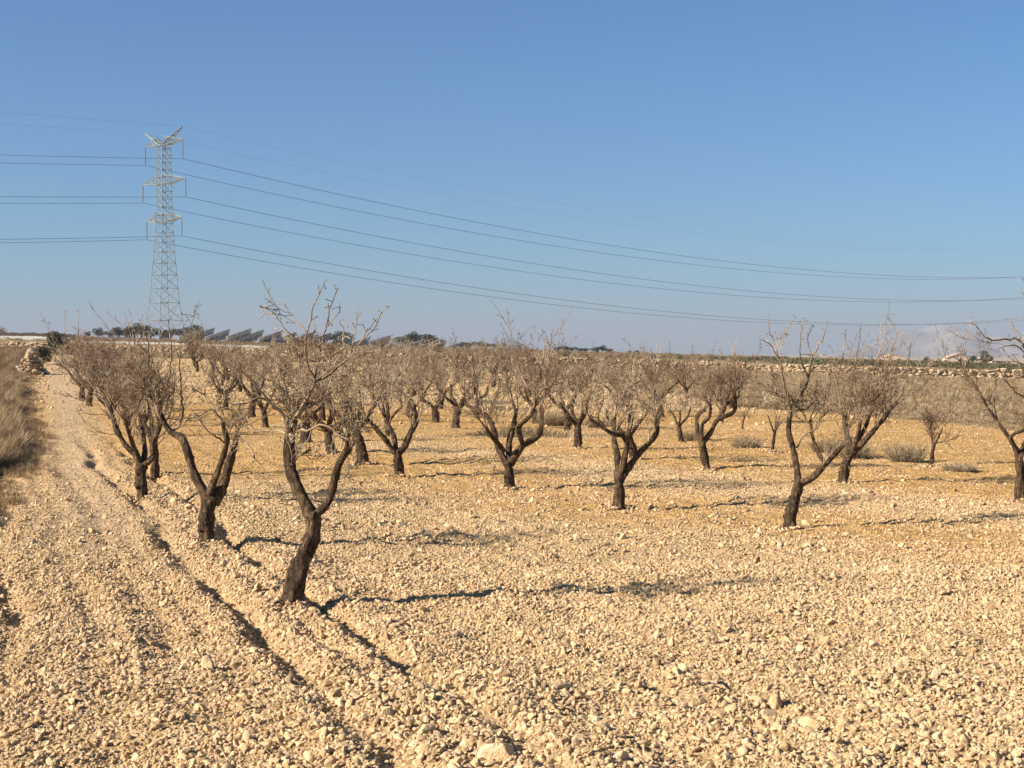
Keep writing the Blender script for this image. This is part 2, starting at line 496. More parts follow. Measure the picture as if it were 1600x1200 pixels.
def ico(sub):
    import bmesh
    bm = bmesh.new(); bmesh.ops.create_icosphere(bm, subdivisions=sub, radius=0.5)
    v = np.array([p.co[:] for p in bm.verts]); f = np.array([[q.index for q in p.verts] for p in bm.faces]); bm.free()
    return v, f
ICO2 = ico(2); ICO3 = ico(3)
def rock_shape(rng, base=ICO3, ncut=9):
    v, f = base; v = v.copy()
    n = rng.normal(size=(ncut, 3)); n /= np.linalg.norm(n, axis=1)[:, None]
    for k in range(ncut):                       # chip flat facets off
        d = rng.uniform(0.24, 0.42)
        t = v @ n[k] - d
        m_ = t > 0
        v[m_] -= np.outer(t[m_] * 0.93, n[k])
    v *= np.array([1.0, rng.uniform(0.65, 0.95), rng.uniform(0.45, 0.75)])
    v *= 1 + 0.05 * (rng.random((len(v), 1)) - 0.5)
    return v, f
rg = np.random.default_rng(5)
rocks = []
for k in range(12):
    v, f = rock_shape(rg, ICO3 if k < 6 else ICO2, 10)
    rocks.append(mesh_from('rock', v, f, M['stone'], smooth=False))
rock_coll = proto_collection('rock', rocks)

def frustum_pts(rng, n, y0, y1, margin=1.25, pad=0.6):
    """random points, even per square metre, in the part of the field the photograph could see"""
    y = np.sqrt(rng.uniform(y0 ** 2, y1 ** 2, n))
    x = rng.uniform(-1, 1, n) * (y * 0.3333 * margin + pad)
    return x, y

def stones(rng, y0, y1, dens, smin, smax, power, cut=None):
    area = 0.3333 * 1.25 * (y1 ** 2 - y0 ** 2)
    n = int(area * dens)
    x, y = frustum_pts(rng, n, y0, y1)
    p = pale_mask(x, y); w = weed_mask(x, y); pt = path_mask(x, y)
    s2 = x + 0.33 * y
    cl = vnoise(x * 0.8, y * 0.8, 41) + 0.8 * vnoise(x * 2.6, y * 2.6, 42)
    cl = cl + 1.5 * np.minimum(vnoise(s2 * 2.4, y * 0.16, 43) + 0.12, 0) * sstep(40, 20, y)        # bare streaks left by the harrow
    dn = sstep(15, 22, y)
    keep = rng.random(n) < np.clip((0.72 - 0.58 * dn) + (0.45 + 0.35 * dn) * p + 0.6 * cl, 0.06, 1) * (1 - 0.92 * w) * (1 - 0.8 * pt * sstep(11, 16, y))
    x, y = x[keep], y[keep]; n = len(x)
    u = rng.random(n)
    s = smin + (smax - smin) * u ** power
    big = 1 + 0.5 * np.clip(gauss(x + 0.33 * y, 2.3, 0.5), 0, 1) * (rng.random(n) < 0.3)
    s = s * big
    z = H(x, y) + s * rng.uniform(-0.10, 0.26, n)
    pts = np.stack([x, y, z], -1)
    rot = np.stack([rng.normal(0, 0.55, n), rng.normal(0, 0.55, n), rng.uniform(0, 6.28, n)], -1)
    scl = s[:, None] * np.stack([rng.uniform(0.9, 1.3, n), rng.uniform(0.8, 1.1, n), rng.uniform(0.75, 1.25, n)], -1)
    return pts, rot, scl, rng.integers(0, 12, n)
rg = np.random.default_rng(11)
sets = [stones(rg, 6.2, 13, 700, 0.012, 0.024, 1.3),
        stones(rg, 6.2, 15, 2100, 0.017, 0.045, 1.9),
        stones(rg, 6.2, 15, 75, 0.042, 0.085, 2.4),
        stones(rg, 6.2, 9.6, 110, 0.04, 0.08, 1.6),
        stones(rg, 6.2, 11, 1.6, 0.08, 0.15, 1.8),
        stones(rg, 15, 26, 950, 0.018, 0.045, 2.0),
        stones(rg, 15, 26, 16, 0.055, 0.11, 2.4),
        stones(rg, 26, 45, 240, 0.026, 0.055, 1.8),
        stones(rg, 45, 90, 14, 0.06, 0.16, 1.8)]
P_, Ro, Sc, Ix = [np.concatenate([s_[k] for s_ in sets]) for k in range(4)]
print('stones', len(P_))
scatter('field_stones', P_, Ro, Sc, Ix, rock_coll, 'pale limestone rubble and gravel strewn over the orchard soil', 'stones')

# dry grass tufts on the bank and dead weeds over the far field
def tuft_mesh(name, rng, nb, h, spread, w, mat, curl=0.35):
    v, f = [], []
    for b_ in range(nb):
        a = rng.uniform(0, 6.28); r0 = spread * 0.4 * math.sqrt(rng.random())
        base = np.array([r0 * math.cos(a), r0 * math.sin(a), -0.03])
        a2 = a + rng.normal(0, 0.8); lean = rng.uniform(0.05, 1.0) * curl
        hh = h * rng.uniform(0.5, 1.1)
        side = np.array([-math.sin(a2 + 1), math.cos(a2 + 1), 0]) * w * rng.uniform(0.6, 1.3)
        prev = None; n0 = len(v)
        for k in range(4):
            t = k / 3
            c = base + np.array([math.cos(a2), math.sin(a2), 0]) * (lean * h * t ** 1.6) + np.array([0, 0, hh * t * (1 - 0.25 * lean * t)])
            ww = side * (1 - t) ** 0.6
            v += [c - ww, c + ww]
        for k in range(3):
            q = n0 + 2 * k; f.append((q, q + 1, q + 3, q + 2))
    return mesh_from(name, v, np.array(f), mat)
rg = np.random.default_rng(17)
tufts = [tuft_mesh('tuft', rg, 90, 0.32, 0.34, 0.0030, M['drygrass'], 0.6) for _ in range(4)]
tuft_coll = proto_collection('tuft', tufts)
weeds = [tuft_mesh('weed', rg, 50, 0.30, 0.5, 0.006, M['deadweed'], 0.7) for _ in range(4)]
weed_coll = proto_collection('weed', weeds)

def grass_bank():
    rng = np.random.default_rng(3)
    n = 24000
    y = 16 + 92 * rng.random(n) ** 1.3
    s = -rng.random(n) ** 1.2 * 14 + 0.2 + bank_edge(y)
    k_ = rng.random(n) < 0.06
    s[k_] = bank_edge(y[k_]) + rng.normal(0.25, 0.25, k_.sum())
    x = s - 0.30 * y
    x += 0.3 * rng.normal(size=n) * 0.3
    keep = (x > -y * 0.3333 * 1.3 - 1.5) & ((weed_mask(x, y) > 0.35 + 0.3 * rng.random(n)) | k_)
    k_ = k_[keep]; x, y = x[keep], y[keep]; n = len(x)
    z = H(x, y)
    sc = rng.uniform(0.5, 1.15, n) * (0.75 + 0.9 * (vnoise(x * 0.35, y * 0.35, 51) + 0.4))
    sc = np.clip(sc, 0.35, 1.7) * np.where(k_, 0.45, 1.0) * np.where(rng.random(n) < 0.05, 1.5, 1.0)
    rot = np.stack([rng.normal(0, 0.12, n), rng.normal(0, 0.12, n), rng.uniform(0, 6.28, n)], -1)
    scatter('dry_grass', np.stack([x, y, z], -1), rot, np.stack([sc * 1.3, sc * 1.3, sc], -1), rng.integers(0, 4, n), tuft_coll,
            'dry brown grass growing on the bank left of the dirt track', 'grass')
grass_bank()

def far_weeds():
    rng = np.random.default_rng(4)
    n = 52000
    y = 30 + 92 * rng.random(n) ** 0.9
    x = rng.uniform(-1, 1, n) * (y * 0.40)
    s = x + 0.30 * y
    keep = (s > 0) & (y < wall_line(x) - 0.6) & (weed_mask(x, y) > 0.3 + 0.5 * rng.random(n)) & (vnoise(x * 0.2, y * 0.2, 61) > -0.33)
    x, y = x[keep], y[keep]; n = len(x)
    sc = rng.uniform(0.4, 1.0, n) * np.clip(0.9 + 1.3 * vnoise(x * 0.15, y * 0.15, 62), 0.4, 1.6)
    rot = np.stack([rng.normal(0, 0.15, n), rng.normal(0, 0.15, n), rng.uniform(0, 6.28, n)], -1)
    scatter('dead_weeds', np.stack([x, y, H(x, y)], -1), rot, np.stack([sc * 1.5, sc * 1.5, sc * 0.9], -1), rng.integers(0, 4, n), weed_coll,
            'dead brown weeds covering the fallow field before the stone wall', 'weeds')
far_weeds()

# ------------------------------------------------------------------ almond trees
def unit(v):
    return v / (np.linalg.norm(v) + 1e-9)

def grow(T, B, rng, p, d, L, r, lvl, opt):
    """one branch with its side branches, bending upwards"""
    nseg = 5 if lvl < 2 else (4 if lvl == 2 else 3)
    pts = [p]; dirs = [d]; q = p.copy(); dd = d.copy()
    for k in range(nseg):
        dd = unit(dd + rng.normal(0, opt['wob'], 3) + np.array([0, 0, opt['up']]))
        q = q + dd * (L / nseg); pts.append(q.copy()); dirs.append(dd.copy())
    r1 = r * (0.45 if lvl < 3 else 0.5)
    rad = np.linspace(r, max(r1, opt['rmin']), nseg + 1)
    T.tube(pts, rad, 6 if r > 0.012 else (4 if lvl < 2 else 3), cap=False)
    pts = np.array(pts)
    if lvl >= opt['lmax']:
        ns = int(opt['spur'] * L / 0.1 + rng.random())
        for _ in range(ns):
            t = rng.uniform(0.15, 1.0) * nseg; k = min(int(t), nseg - 1); c = pts[k] + (pts[k + 1] - pts[k]) * (t - k)
            sd = unit(dirs[k] * 0.5 + rng.normal(0, 1, 3)); l = rng.uniform(0.015, 0.05)
            T.tube([c, c + sd * l], [opt['rmin'] * 1.3, opt['rmin'] * 1.5], 3, cap=False)
            if B is not None and rng.random() < 0.5:
                B.tube([c + sd * l, c + sd * (l + 0.006), c + sd * (l + 0.014)], [0.003, 0.0055, 0.001], 4, cap=False)
        return
    n = max(1, int(round(opt['kids'][lvl] * rng.uniform(0.75, 1.25))))
    for k in range(n):
        t = (0.22 + 0.78 * (k + rng.random()) / n) * nseg
        j = min(int(t), nseg - 1); c = pts[j] + (pts[j + 1] - pts[j]) * (t - j)
        ax = unit(np.cross(dirs[j], rng.normal(0, 1, 3)))
        ang = rng.uniform(0.45, 1.05)
        sd = unit(dirs[j] * math.cos(ang) + ax * math.sin(ang) + np.array([0, 0, 0.12]))
        fall = 1.0 - 0.45 * (t / nseg)
        grow(T, B, rng, c, sd, L * opt['ratio'] * rng.uniform(0.6, 1.2) * fall, max(r * (0.55 - 0.1 * t / nseg), opt['rmin']), lvl + 1, opt)
    # the leader goes on
    grow(T, B, rng, pts[-1], dirs[-1], L * opt['ratio'] * rng.uniform(0.8, 1.2), max(r1, opt['rmin']), lvl + 1, opt)

def default_opt(**kw):
    o = dict(wob=0.17, up=0.07, kids=[4, 4, 3, 3], ratio=0.68, rmin=0.0032, lmax=3, spur=0.9, L0=0.50, n0=4, rcap=0.014)
    o.update(kw)
    return o

TRUNK_STEP = 0.035
def build_almond(name, origin, chains, seed, label, cat, group, opt, extra=None, buds=False, flare=1.25):
    """chains: list of (points, radii, grows) in local metres; the first is the trunk. extra: bare shoots (points, radii)."""
    rng = np.random.default_rng(seed)
    root = empty(name, origin, label, cat, group)
    tr = Tubes(); cr = Tubes(); bd = Tubes() if buds else None
    ends = []
    for k, (pts, rad, g) in enumerate(chains):
        P, r = catmull(pts, rad, TRUNK_STEP)
        if k == 0:
            hgt = P[:, 2] - P[0, 2]
            r = r * (1 + (flare - 1) * np.exp(-np.clip(hgt - 0.06, 0, None) / 0.09))
        r = r * (1 + 0.06 * np.sin(np.arange(len(r)) * 0.9 + k) + 0.05 * rng.normal(size=len(r)))
        tr.tube(P, r, 16 if r.max() > 0.05 else 10, rough=0.16, rng=rng)
        for _ in range(2 if k else 4):               # knots and pruning stubs
            j = rng.integers(len(P) // 3, len(P)); dn = unit(rng.normal(0, 1, 3) * np.array([1, 1, 0.4]))
            tr.tube([P[j], P[j] + dn * r[j] * 1.15], [r[j] * 0.5, r[j] * 0.35], 7, cap=True)
        if g > 0: ends.append((P, r, g))
    for P, r, g in ends:
        dirv = unit(P[-1] - P[-4])
        cen = np.array([0, 0, P[-1][2]])
        outw = P[-1] - cen; outw[2] = 0; outw = unit(outw)
        n = int(round(opt['n0'] * g))
        for k in range(n):
            j = len(P) - 1 if k < max(2, n // 2) else rng.integers(int(len(P) * 0.45), len(P))
            a = rng.uniform(0, 2 * math.pi)
            sd = unit(dirv * 0.5 + outw * rng.uniform(-0.1, 0.65) + np.array([math.cos(a) * 0.65, math.sin(a) * 0.65, rng.uniform(0.25, 1.05)]))
            r0 = min(r[j] * 0.62, opt['rcap']) * rng.uniform(0.5, 1.0)
            grow(cr, bd, rng, P[j] - dirv * 0.01, sd, opt['L0'] * rng.uniform(0.7, 1.2), r0, 0, opt)
    for pts, rad in (extra or []):
        P, r = catmull(pts, rad, 0.04)
        P[1:-1] += rng.normal(0, 0.006, P[1:-1].shape)
        cr.tube(P, np.maximum(r, 0.0022), 6)
        T_ = len(P)
        for j in range(3, T_, 1):                  # spurs and short twigs along a long shoot
            if rng.random() < 0.75:
                sd = unit((P[j] - P[j - 1]) / 0.04 * 0.5 + rng.normal(0, 0.8, 3)); l = rng.uniform(0.015, 0.07)
                cr.tube([P[j], P[j] + sd * l], [0.0032, 0.0030], 3, cap=False)
                if bd is not None:
                    e = P[j] + sd * l; bd.tube([e, e + sd * 0.008, e + sd * 0.018], [0.003, 0.0065, 0.001], 4, cap=False)
            if rng.random() < 0.09 and r[j] > 0.003:
                sd = unit((P[j] - P[j - 1]) / 0.04 * 0.8 + rng.normal(0, 0.6, 3))
                grow(cr, bd, rng, P[j], sd, rng.uniform(0.15, 0.35), r[j] * 0.5, 2, opt)
    link('trunk', tr.mesh('trunk', M['bark']), root)
    c = link('crown', cr.mesh('crown', M['twig']), root)
    if bd is not None and bd.n:
        link('bud', bd.mesh('bud', M['bud']), c)['kind'] = 'stuff'
    return root

def px_tree(name, base, chains, seed, label, opt, extra=(), buds=False, depth=None, group='bare almond trees of the orchard'):
    """chains given as (x, y, radius) in photograph pixels, with a side offset in metres away from the lens"""
    o = on_ground(*base)
    Yb = o.y
    sc = Yb / FPX
    rng = np.random.default_rng(seed + 1000)
    def conv(ch, off0, off1, kr=0.84):
        n = len(ch); L = []
        for k, q in enumerate(ch):
            t = k / max(1, n - 1)
            off = off0 + (off1 - off0) * t
            p = at(q[0], q[1], Yb + off) - o
            L.append(tuple(p))
        return L, [q[2] * (Yb / FPX) * kr for q in ch]
    out = []
    for k, c in enumerate(chains):
        pix, g = c[0], c[1]
        offs = c[2] if len(c) > 2 else ((0, 0) if k == 0 else (0.0, rng.uniform(-0.45, 0.45)))
        pts, rad = conv(pix, *offs)
        if k == 0:
            pts = [(pts[0][0] - 0.01, pts[0][1], -0.12)] + pts; rad = [rad[0] * 1.1] + rad
        out.append((pts, rad, g))
    ex = []
    for c in extra:
        pix = c[0]; offs = c[1] if len(c) > 1 else (0.0, rng.uniform(-0.3, 0.3))
        ex.append(conv(pix, *offs, 0.55))
    return build_almond(name, o, out, seed, label, 'almond tree', group, opt, ex, buds)

AL = 'bare almond trees of the orchard'
placed = []
def reg(root):
    placed.append((root.location.x, root.location.y)); return root

# the big one in front
reg(px_tree('almond_tree', (455, 940), [
    ([(455, 938, 18), (463, 900, 17.5), (484, 850, 15), (490, 820, 14), (487, 800, 14)], 0),
    ([(487, 806, 13), (471, 775, 11), (455, 735, 11), (452, 690, 10), (457, 656, 10)], 1.5, (0, 0.12)),
    ([(489, 806, 9), (512, 786, 7.5), (524, 744, 7), (534, 717, 6.5), (547, 700, 6)], 0.8, (0, -0.1)),
    ([(530, 728, 5), (541, 700, 4), (545, 678, 3)], 0.5, (-.06, -0.3))], 101,
    'largest nearest bare almond tree with a leaning s-shaped trunk forking low into two limbs',
    default_opt(n0=5, L0=0.25, kids=[3, 3, 2, 2], wob=0.24, lmax=3, spur=1.8, rcap=0.009), extra=[
    ([(460, 655, 7), (486, 613, 4.2), (492, 595, 3.8), (481, 568, 3.2), (477, 537, 2.8), (488, 487, 2), (498, 460, 1.4), (510, 436, .8)], (0.1, -0.2)),
    ([(491, 597, 3.4), (498, 555, 2.8), (510, 510, 2.2), (517, 478, 1.5), (528, 447, .8)], (0, 0.2)),
    ([(491, 598, 3.0), (515, 586, 2.7), (546, 555, 2.3), (553, 523, 1.7), (560, 485, .9)], (0.0, 0.3)),
    ([(545, 556, 2.2), (578, 514, 1.5), (603, 478, .8)], (0.28, 0.5)),
    ([(477, 539, 2.4), (461, 528, 2.0), (438, 505, 1.5), (423, 483, .9)], (-0.1, -0.2)),
    ([(478, 518, 2.2), (456, 494, 1.5), (443, 474, .8)], (-0.1, 0.1)),
    ([(510, 512, 1.8), (524, 495, 1.2), (533, 470, .8)], (0.1, 0.0)),
    ([(560, 540, 1.8), (590, 505, 1.2), (596, 488, .8)], (0.3, 0.2)),
    ([(500, 590, 2.8), (530, 560, 2.0), (538, 520, 1.4), (531, 500, .9)], (0.0, -0.4)),
    ([(452, 655, 6), (420, 627, 4), (398, 600, 3), (375, 580, 2), (366, 576, 1)], (0.0, -0.5)),
    ([(443, 650, 4), (412, 622, 3), (385, 630, 2.4), (367, 632, 1.6), (340, 620, 1)], (0.0, -0.3)),
    ([(457, 664, 5), (480, 672, 3.6), (505, 664, 3), (525, 676, 2.4), (548, 690, 1.5)], (0.0, -0.35)),
    ([(547, 702, 4.5), (530, 676, 3.2), (522, 650, 2.6), (519, 622, 2.0), (508, 600, 1.2)], (-.1, -0.25)),
    ([(547, 702, 4.0), (560, 676, 2.8), (566, 640, 2.2), (560, 600, 1.2)], (-.1, 0.25)),
    ([(462, 650, 4.5), (450, 620, 3.2), (440, 585, 2.2), (436, 560, 1.2)], (0.1, 0.35)),
    ([(466, 648, 4.5), (484, 630, 3.4), (505, 625, 2.6), (526, 600, 1.4)], (0.1, 0.55)),
    ([(455, 680, 4.0), (430, 672, 2.8), (400, 672, 2.0), (384, 650, 1.2)], (0.05, 0.4)),
], buds=True))

reg(px_tree('almond_tree', (322, 847), [
    ([(322, 845, 14), (323, 806, 13), (327, 785, 14), (328, 776, 13)], 0),
    ([(325, 782, 11), (312, 758, 8.5), (301, 732, 8), (290, 696, 7), (283, 683, 7.5), (268, 676, 6), (254, 656, 5), (246, 632, 4)], 1.3, (0, 0.25)),
    ([(326, 776, 9), (336, 748, 6), (345, 724, 6), (354, 690, 5), (347, 660, 4)], 1.0, (0, -0.3)),
    ([(332, 786, 12), (345, 766, 11), (352, 748, 9), (359, 721, 7.5), (367, 695, 6), (370, 680, 5)], 1.2, (0, 0.2))], 102,
    'second nearest bare almond tree, on the track side, low trunk forking into three limbs',
    default_opt(n0=4.5, L0=0.38, kids=[3, 3, 2, 2], wob=0.2, rcap=0.009), extra=[
    ([(252, 656, 4), (240, 620, 3.2), (232, 580, 2.6), (232, 535, 1.8), (222, 505, 1)], (0.2, 0.0)),
    ([(268, 676, 4), (284, 655, 3.2), (283, 610, 2.8), (281, 560, 2.2), (288, 507, 1)], (0.2, 0.4)),
    ([(247, 635, 3.4), (262, 595, 2.8), (268, 545, 2.0), (262, 500, 1)], (0.2, -0.2)),
    ([(246, 632, 3), (222, 590, 2.4), (207, 530, 1.6), (195, 490, .9)], (0.2, 0.5)),
    ([(283, 560, 2), (305, 525, 1.5), (316, 505, .8)], (0.3, 0.3)),
    ([(369, 684, 4), (385, 692, 3), (399, 715, 2.4), (419, 748, 1.4)], (0.2, -0.3)),
    ([(348, 656, 3.4), (330, 640, 2.6), (312, 648, 2), (300, 640, 1.2)], (-0.3, -0.5)),
    ([(354, 692, 3), (328, 676, 2.2), (306, 650, 1.4)], (-0.3, -0.4))], buds=True))

reg(px_tree('almond_tree', (1235, 826), [
    ([(1234, 825, 11.5), (1237, 797, 12), (1245, 770, 9.5), (1249, 750, 9)], 0),
    ([(1248, 756, 7), (1244, 724, 5.6), (1238, 697, 5.2), (1232, 672, 5), (1235, 641, 4.6)], 0.8, (0, 0.15)),
    ([(1250, 755, 7), (1270, 746, 6), (1291, 724, 5.2), (1319, 694, 3.6)], 0.8, (0, -0.2)),
    ([(1292, 726, 4), (1282, 714, 4), (1270, 684, 3.2), (1266, 656, 2.8)], 0.8, (-.15, 0.2))], 103,
    'bare almond tree right of centre with slim twisted trunk and tall wispy shoots',
    default_opt(n0=5, L0=0.34, kids=[4, 3, 3, 3], wob=0.2, spur=1.6, rcap=0.008), extra=[
    ([(1235, 643, 4), (1225, 604, 3.2), (1220, 570, 2.4), (1205, 540, 1.8), (1190, 530, .9)], (0.15, -0.2)),
    ([(1225, 604, 2.8), (1216, 560, 2.2), (1205, 525, 1.5), (1200, 497, .8)], (0.1, 0.2)),
    ([(1235, 643, 4), (1258, 604, 3.4), (1270, 555, 2.6), (1285, 529, 1.6), (1292, 508, 1.0)], (0.15, 0.0)),
    ([(1262, 590, 2.6), (1250, 555, 2), (1252, 520, 1.4), (1258, 498, .8)], (0.1, -0.3)),
    ([(1268, 560, 2.2), (1262, 530, 1.6), (1270, 508, .8)], (0.1, 0.3)),
    ([(1240, 628, 3), (1258, 640, 2.4), (1290, 600, 1.6), (1300, 560, 1)], (0.15, 0.5)),
    ([(1244, 700, 3), (1256, 680, 2.6), (1276, 668, 2), (1282, 640, 1.2)], (0.1, -0.1))], buds=True))

reg(px_tree('almond_tree', (1317, 754), [
    ([(1317, 753, 9), (1322, 722, 8.5), (1331, 706, 8.5)], 0),
    ([(1330, 710, 6.5), (1326, 690, 6), (1322, 672, 5), (1318, 650, 4)], 1.5, (0, 0.2)),
    ([(1332, 710, 6.5), (1346, 694, 5.5), (1368, 670, 4.6), (1390, 642, 3.6)], 1.8, (0, 0.1)),
    ([(1332, 706, 5), (1340, 680, 4), (1345, 655, 3.4)], 1.5, (0, -0.4)),
    ([(1330, 704, 5), (1350, 672, 3.6), (1362, 640, 3)], 1.4, (0, 0.6))], 104,
    'bare almond tree with dense round crown, right behind the slim twisted one',
    default_opt(n0=5.0, L0=0.62, kids=[3, 3, 3, 2]), extra=[
    ([(1320, 655, 3), (1330, 600, 2.2), (1340, 550, 1.6), (1345, 508, .8)], (0.2, 0.3)),
    ([(1360, 640, 3), (1380, 600, 2.2), (1392, 550, 1.6), (1408, 512, .8)], (0.2, 0.3)),
    ([(1345, 655, 3), (1362, 600, 2.2), (1372, 555, 1.6), (1388, 515, .8)], (-.2, -0.3)),
    ([(1390, 642, 3), (1410, 610, 2.2), (1418, 570, 1.4), (1424, 535, .8)], (0.1, -0.2)),
    ([(1318, 650, 3), (1308, 600, 2.2), (1318, 550, 1.6), (1322, 514, .8)], (0.2, 0.3))]))

reg(px_tree('almond_tree', (967, 795), [
    ([(967, 794, 10.5), (968, 764, 9.2), (967, 745, 8.5)], 0),
    ([(966, 750, 7.5), (965, 715, 6), (959, 685, 5), (960, 652, 4)], 1.5, (0, 0.3)),
    ([(968, 748, 7), (978, 706, 5.4), (979, 690, 5), (972, 680, 4.8), (956, 677, 4), (920, 654, 3)], 1.4, (0, -0.25)),
    ([(969, 750, 7.5), (984, 728, 6.4), (1000, 706, 6), (1020, 686, 5.4), (1027, 672, 5), (1026, 655, 4)], 1.6, (0, 0.05))], 105,
    'bare almond tree in the middle with straight trunk and one limb bent flat leftward',
    default_opt(n0=4.4, L0=0.52, kids=[3, 3, 2, 2])))

reg(px_tree('almond_tree', (796, 765), [
    ([(796, 764, 10), (795, 740, 8.6), (794, 722, 8.2)], 0),
    ([(792, 726, 6.5), (778, 698, 5.4), (769, 665, 5), (757, 648, 4.4), (728, 632, 3)], 1.5, (0, 0.3)),
    ([(795, 724, 6), (796, 690, 5.2), (803, 662, 4.4), (806, 640, 3.6)], 1.5, (0, 0.5)),
    ([(797, 726, 7), (816, 697, 6.4), (842, 680, 5), (846, 655, 4.4), (846, 632, 3.4)], 1.5, (0, -0.1)),
    ([(817, 697, 5), (811, 668, 4.4), (830, 648, 3.6), (838, 622, 3)], 1.2, (-0.1, -0.5)),
    ([(788, 705, 4.6), (772, 686, 4.2), (758, 668, 3.4)], 1.2, (0, -0.4))], 106,
    'bare almond tree near centre with stout trunk, five limbs and broad fan crown',
    default_opt(n0=4.2, L0=0.54, kids=[3, 3, 2, 2]), extra=[
    ([(757, 648, 3), (745, 600, 2), (738, 560, 1.4), (743, 535, .7)], (.2, .2)),
    ([(846, 632, 3), (856, 590, 2), (858, 550, 1.4), (864, 515, .7)], (-.1, .1)),
    ([(838, 622, 3), (846, 580, 2), (850, 545, 1.4), (852, 518, .7)], (-.3, -.3))]))

reg(px_tree('almond_tree', (624, 744), [
    ([(625, 743, 9), (622, 718, 8), (620, 704, 7.6)], 0),
    ([(619, 708, 5.4), (615, 680, 4.4), (602, 656, 3.6), (598, 632, 2.8)], 1.4, (0, 0.4)),
    ([(617, 708, 5.4), (600, 684, 4.4), (582, 664, 3.6), (566, 644, 2.8)], 1.4, (0, -0.2)),
    ([(622, 708, 7), (633, 696, 6), (643, 674, 5.4), (651, 656, 4.4), (646, 632, 3.6)], 1.9, (0, 0.1))], 107,
    'bare almond tree left of centre with one thick right limb and two thin left limbs',
    default_opt(n0=4.6, L0=0.54, kids=[3, 3, 2, 2])))

reg(px_tree('almond_tree', (222, 780), [
    ([(223, 778, 10), (220, 747, 9.6), (221, 724, 9.2)], 0),
    ([(219, 728, 7), (210, 710, 5.6), (193, 691, 4.6), (182, 668, 4), (172, 632, 3)], 2.0, (0, 0.1)),
    ([(222, 726, 6.4), (226, 706, 5), (224, 680, 4), (218, 655, 3)], 1.6, (0, 0.5)),
    ([(224, 728, 6), (242, 710, 5), (243, 690, 4), (251, 664, 3)], 1.4, (0, -0.4)),
    ([(219, 720, 5), (206, 690, 4), (196, 660, 3)], 1.8, (0, -0.5))], 108,
    'third bare almond tree from the front beside the track, dense pinkish twigs leaning left',
    default_opt(n0=5.0, L0=0.62, kids=[3, 3, 2, 2])))
reg(px_tree('almond_tree', (241, 752), [
    ([(242, 751, 8), (242, 715, 7.4), (240, 690, 7)], 0),
    ([(240, 694, 5), (228, 668, 4), (214, 640, 3)], 1.6, (0, 0.3)),
    ([(241, 692, 5), (248, 660, 4), (252, 632, 3)], 1.6, (0, -0.3)),
    ([(239, 690, 5), (236, 655, 4), (232, 630, 3)], 1.8, (0, 0.6))], 109,
    'bare almond tree half hidden just behind the third one beside the dirt track',
    default_opt(n0=5.0, L0=0.58, kids=[3, 3, 2, 2])))

reg(px_tree('almond_tree', (1103, 732), [
    ([(1104, 731, 7.6), (1099, 706, 7), (1097, 690, 6.6)], 0),
    ([(1096, 694, 5), (1090, 672, 4.2), (1090, 650, 4), (1102, 640, 3)], 1.2, (0, 0.2)),
    ([(1097, 692, 4.4), (1097, 664, 3.8), (1108, 652, 3.6), (1110, 636, 3)], 1.3, (0, -0.3)),
    ([(1099, 692, 5), (1110, 676, 4.6), (1122, 656, 4.2), (1147, 642, 3.6), (1148, 612, 2.8)], 1.5, (0, 0.0))], 110,
    'bare almond tree with trunk tilted left and limbs hooked like a candelabra',
    default_opt(n0=4.6, L0=0.52, kids=[3, 3, 2, 2])))

reg(px_tree('almond_tree', (1594, 782), [
    ([(1594, 780, 9.5), (1595, 745, 8.6), (1592, 715, 8)], 0),
    ([(1591, 718, 5), (1583, 694, 4), (1562, 664, 3.2), (1540, 632, 2.5), (1526, 604, 1.8)], 1.4, (0, 0.2)),
    ([(1593, 716, 6), (1604, 690, 5), (1622, 660, 4)], 1.6, (0, 0.1)),
    ([(1590, 704, 4), (1580, 682, 3.4), (1606, 670, 3)], 1.2, (0, -0.3))], 111,
    'bare almond tree cut by the right edge, one limb reaching up to the left',
    default_opt(n0=4.6, L0=0.42, kids=[3, 3, 2, 2])))

# a nearer tree whose trunk stands outside the right edge; only its shoots reach into the picture
reg(px_tree('almond_tree', (1745, 905), [
    ([(1745, 903, 15), (1742, 850, 14), (1738, 800, 13)], 0),
    ([(1737, 806, 10), (1710, 760, 8), (1690, 700, 6.5), (1668, 650, 5), (1650, 610, 4)], 0.7, (0, 0.2)),
    ([(1740, 806, 10), (1775, 750, 8), (1790, 700, 6)], 1.4, (0, 0.3))], 112,
    'bare almond tree beyond the right edge, its budding shoots reaching into the sky',
    default_opt(n0=3.0, L0=0.26, kids=[3, 3, 2, 2]), extra=[
    ([(1655, 618, 4), (1622, 570, 3.2), (1598, 540, 2.8), (1590, 530, 2.6), (1545, 530, 2.2), (1528, 515, 1.7), (1511, 498, 1)], (.2, 0)),
    ([(1598, 540, 2.2), (1588, 518, 1.8), (1577, 499, 1.0)], (.1, .2)),
    ([(1604, 560, 2.2), (1588, 540, 1.6), (1560, 544, 1.0)], (.1, -.2)),
    ([(1640, 650, 3), (1605, 625, 2.4), (1575, 600, 1.8), (1560, 575, 1)], (.2, -.2)),
    ([(1600, 545, 2.0), (1606, 520, 1.6), (1600, 500, 1.0)], (.1, .3))], buds=True))

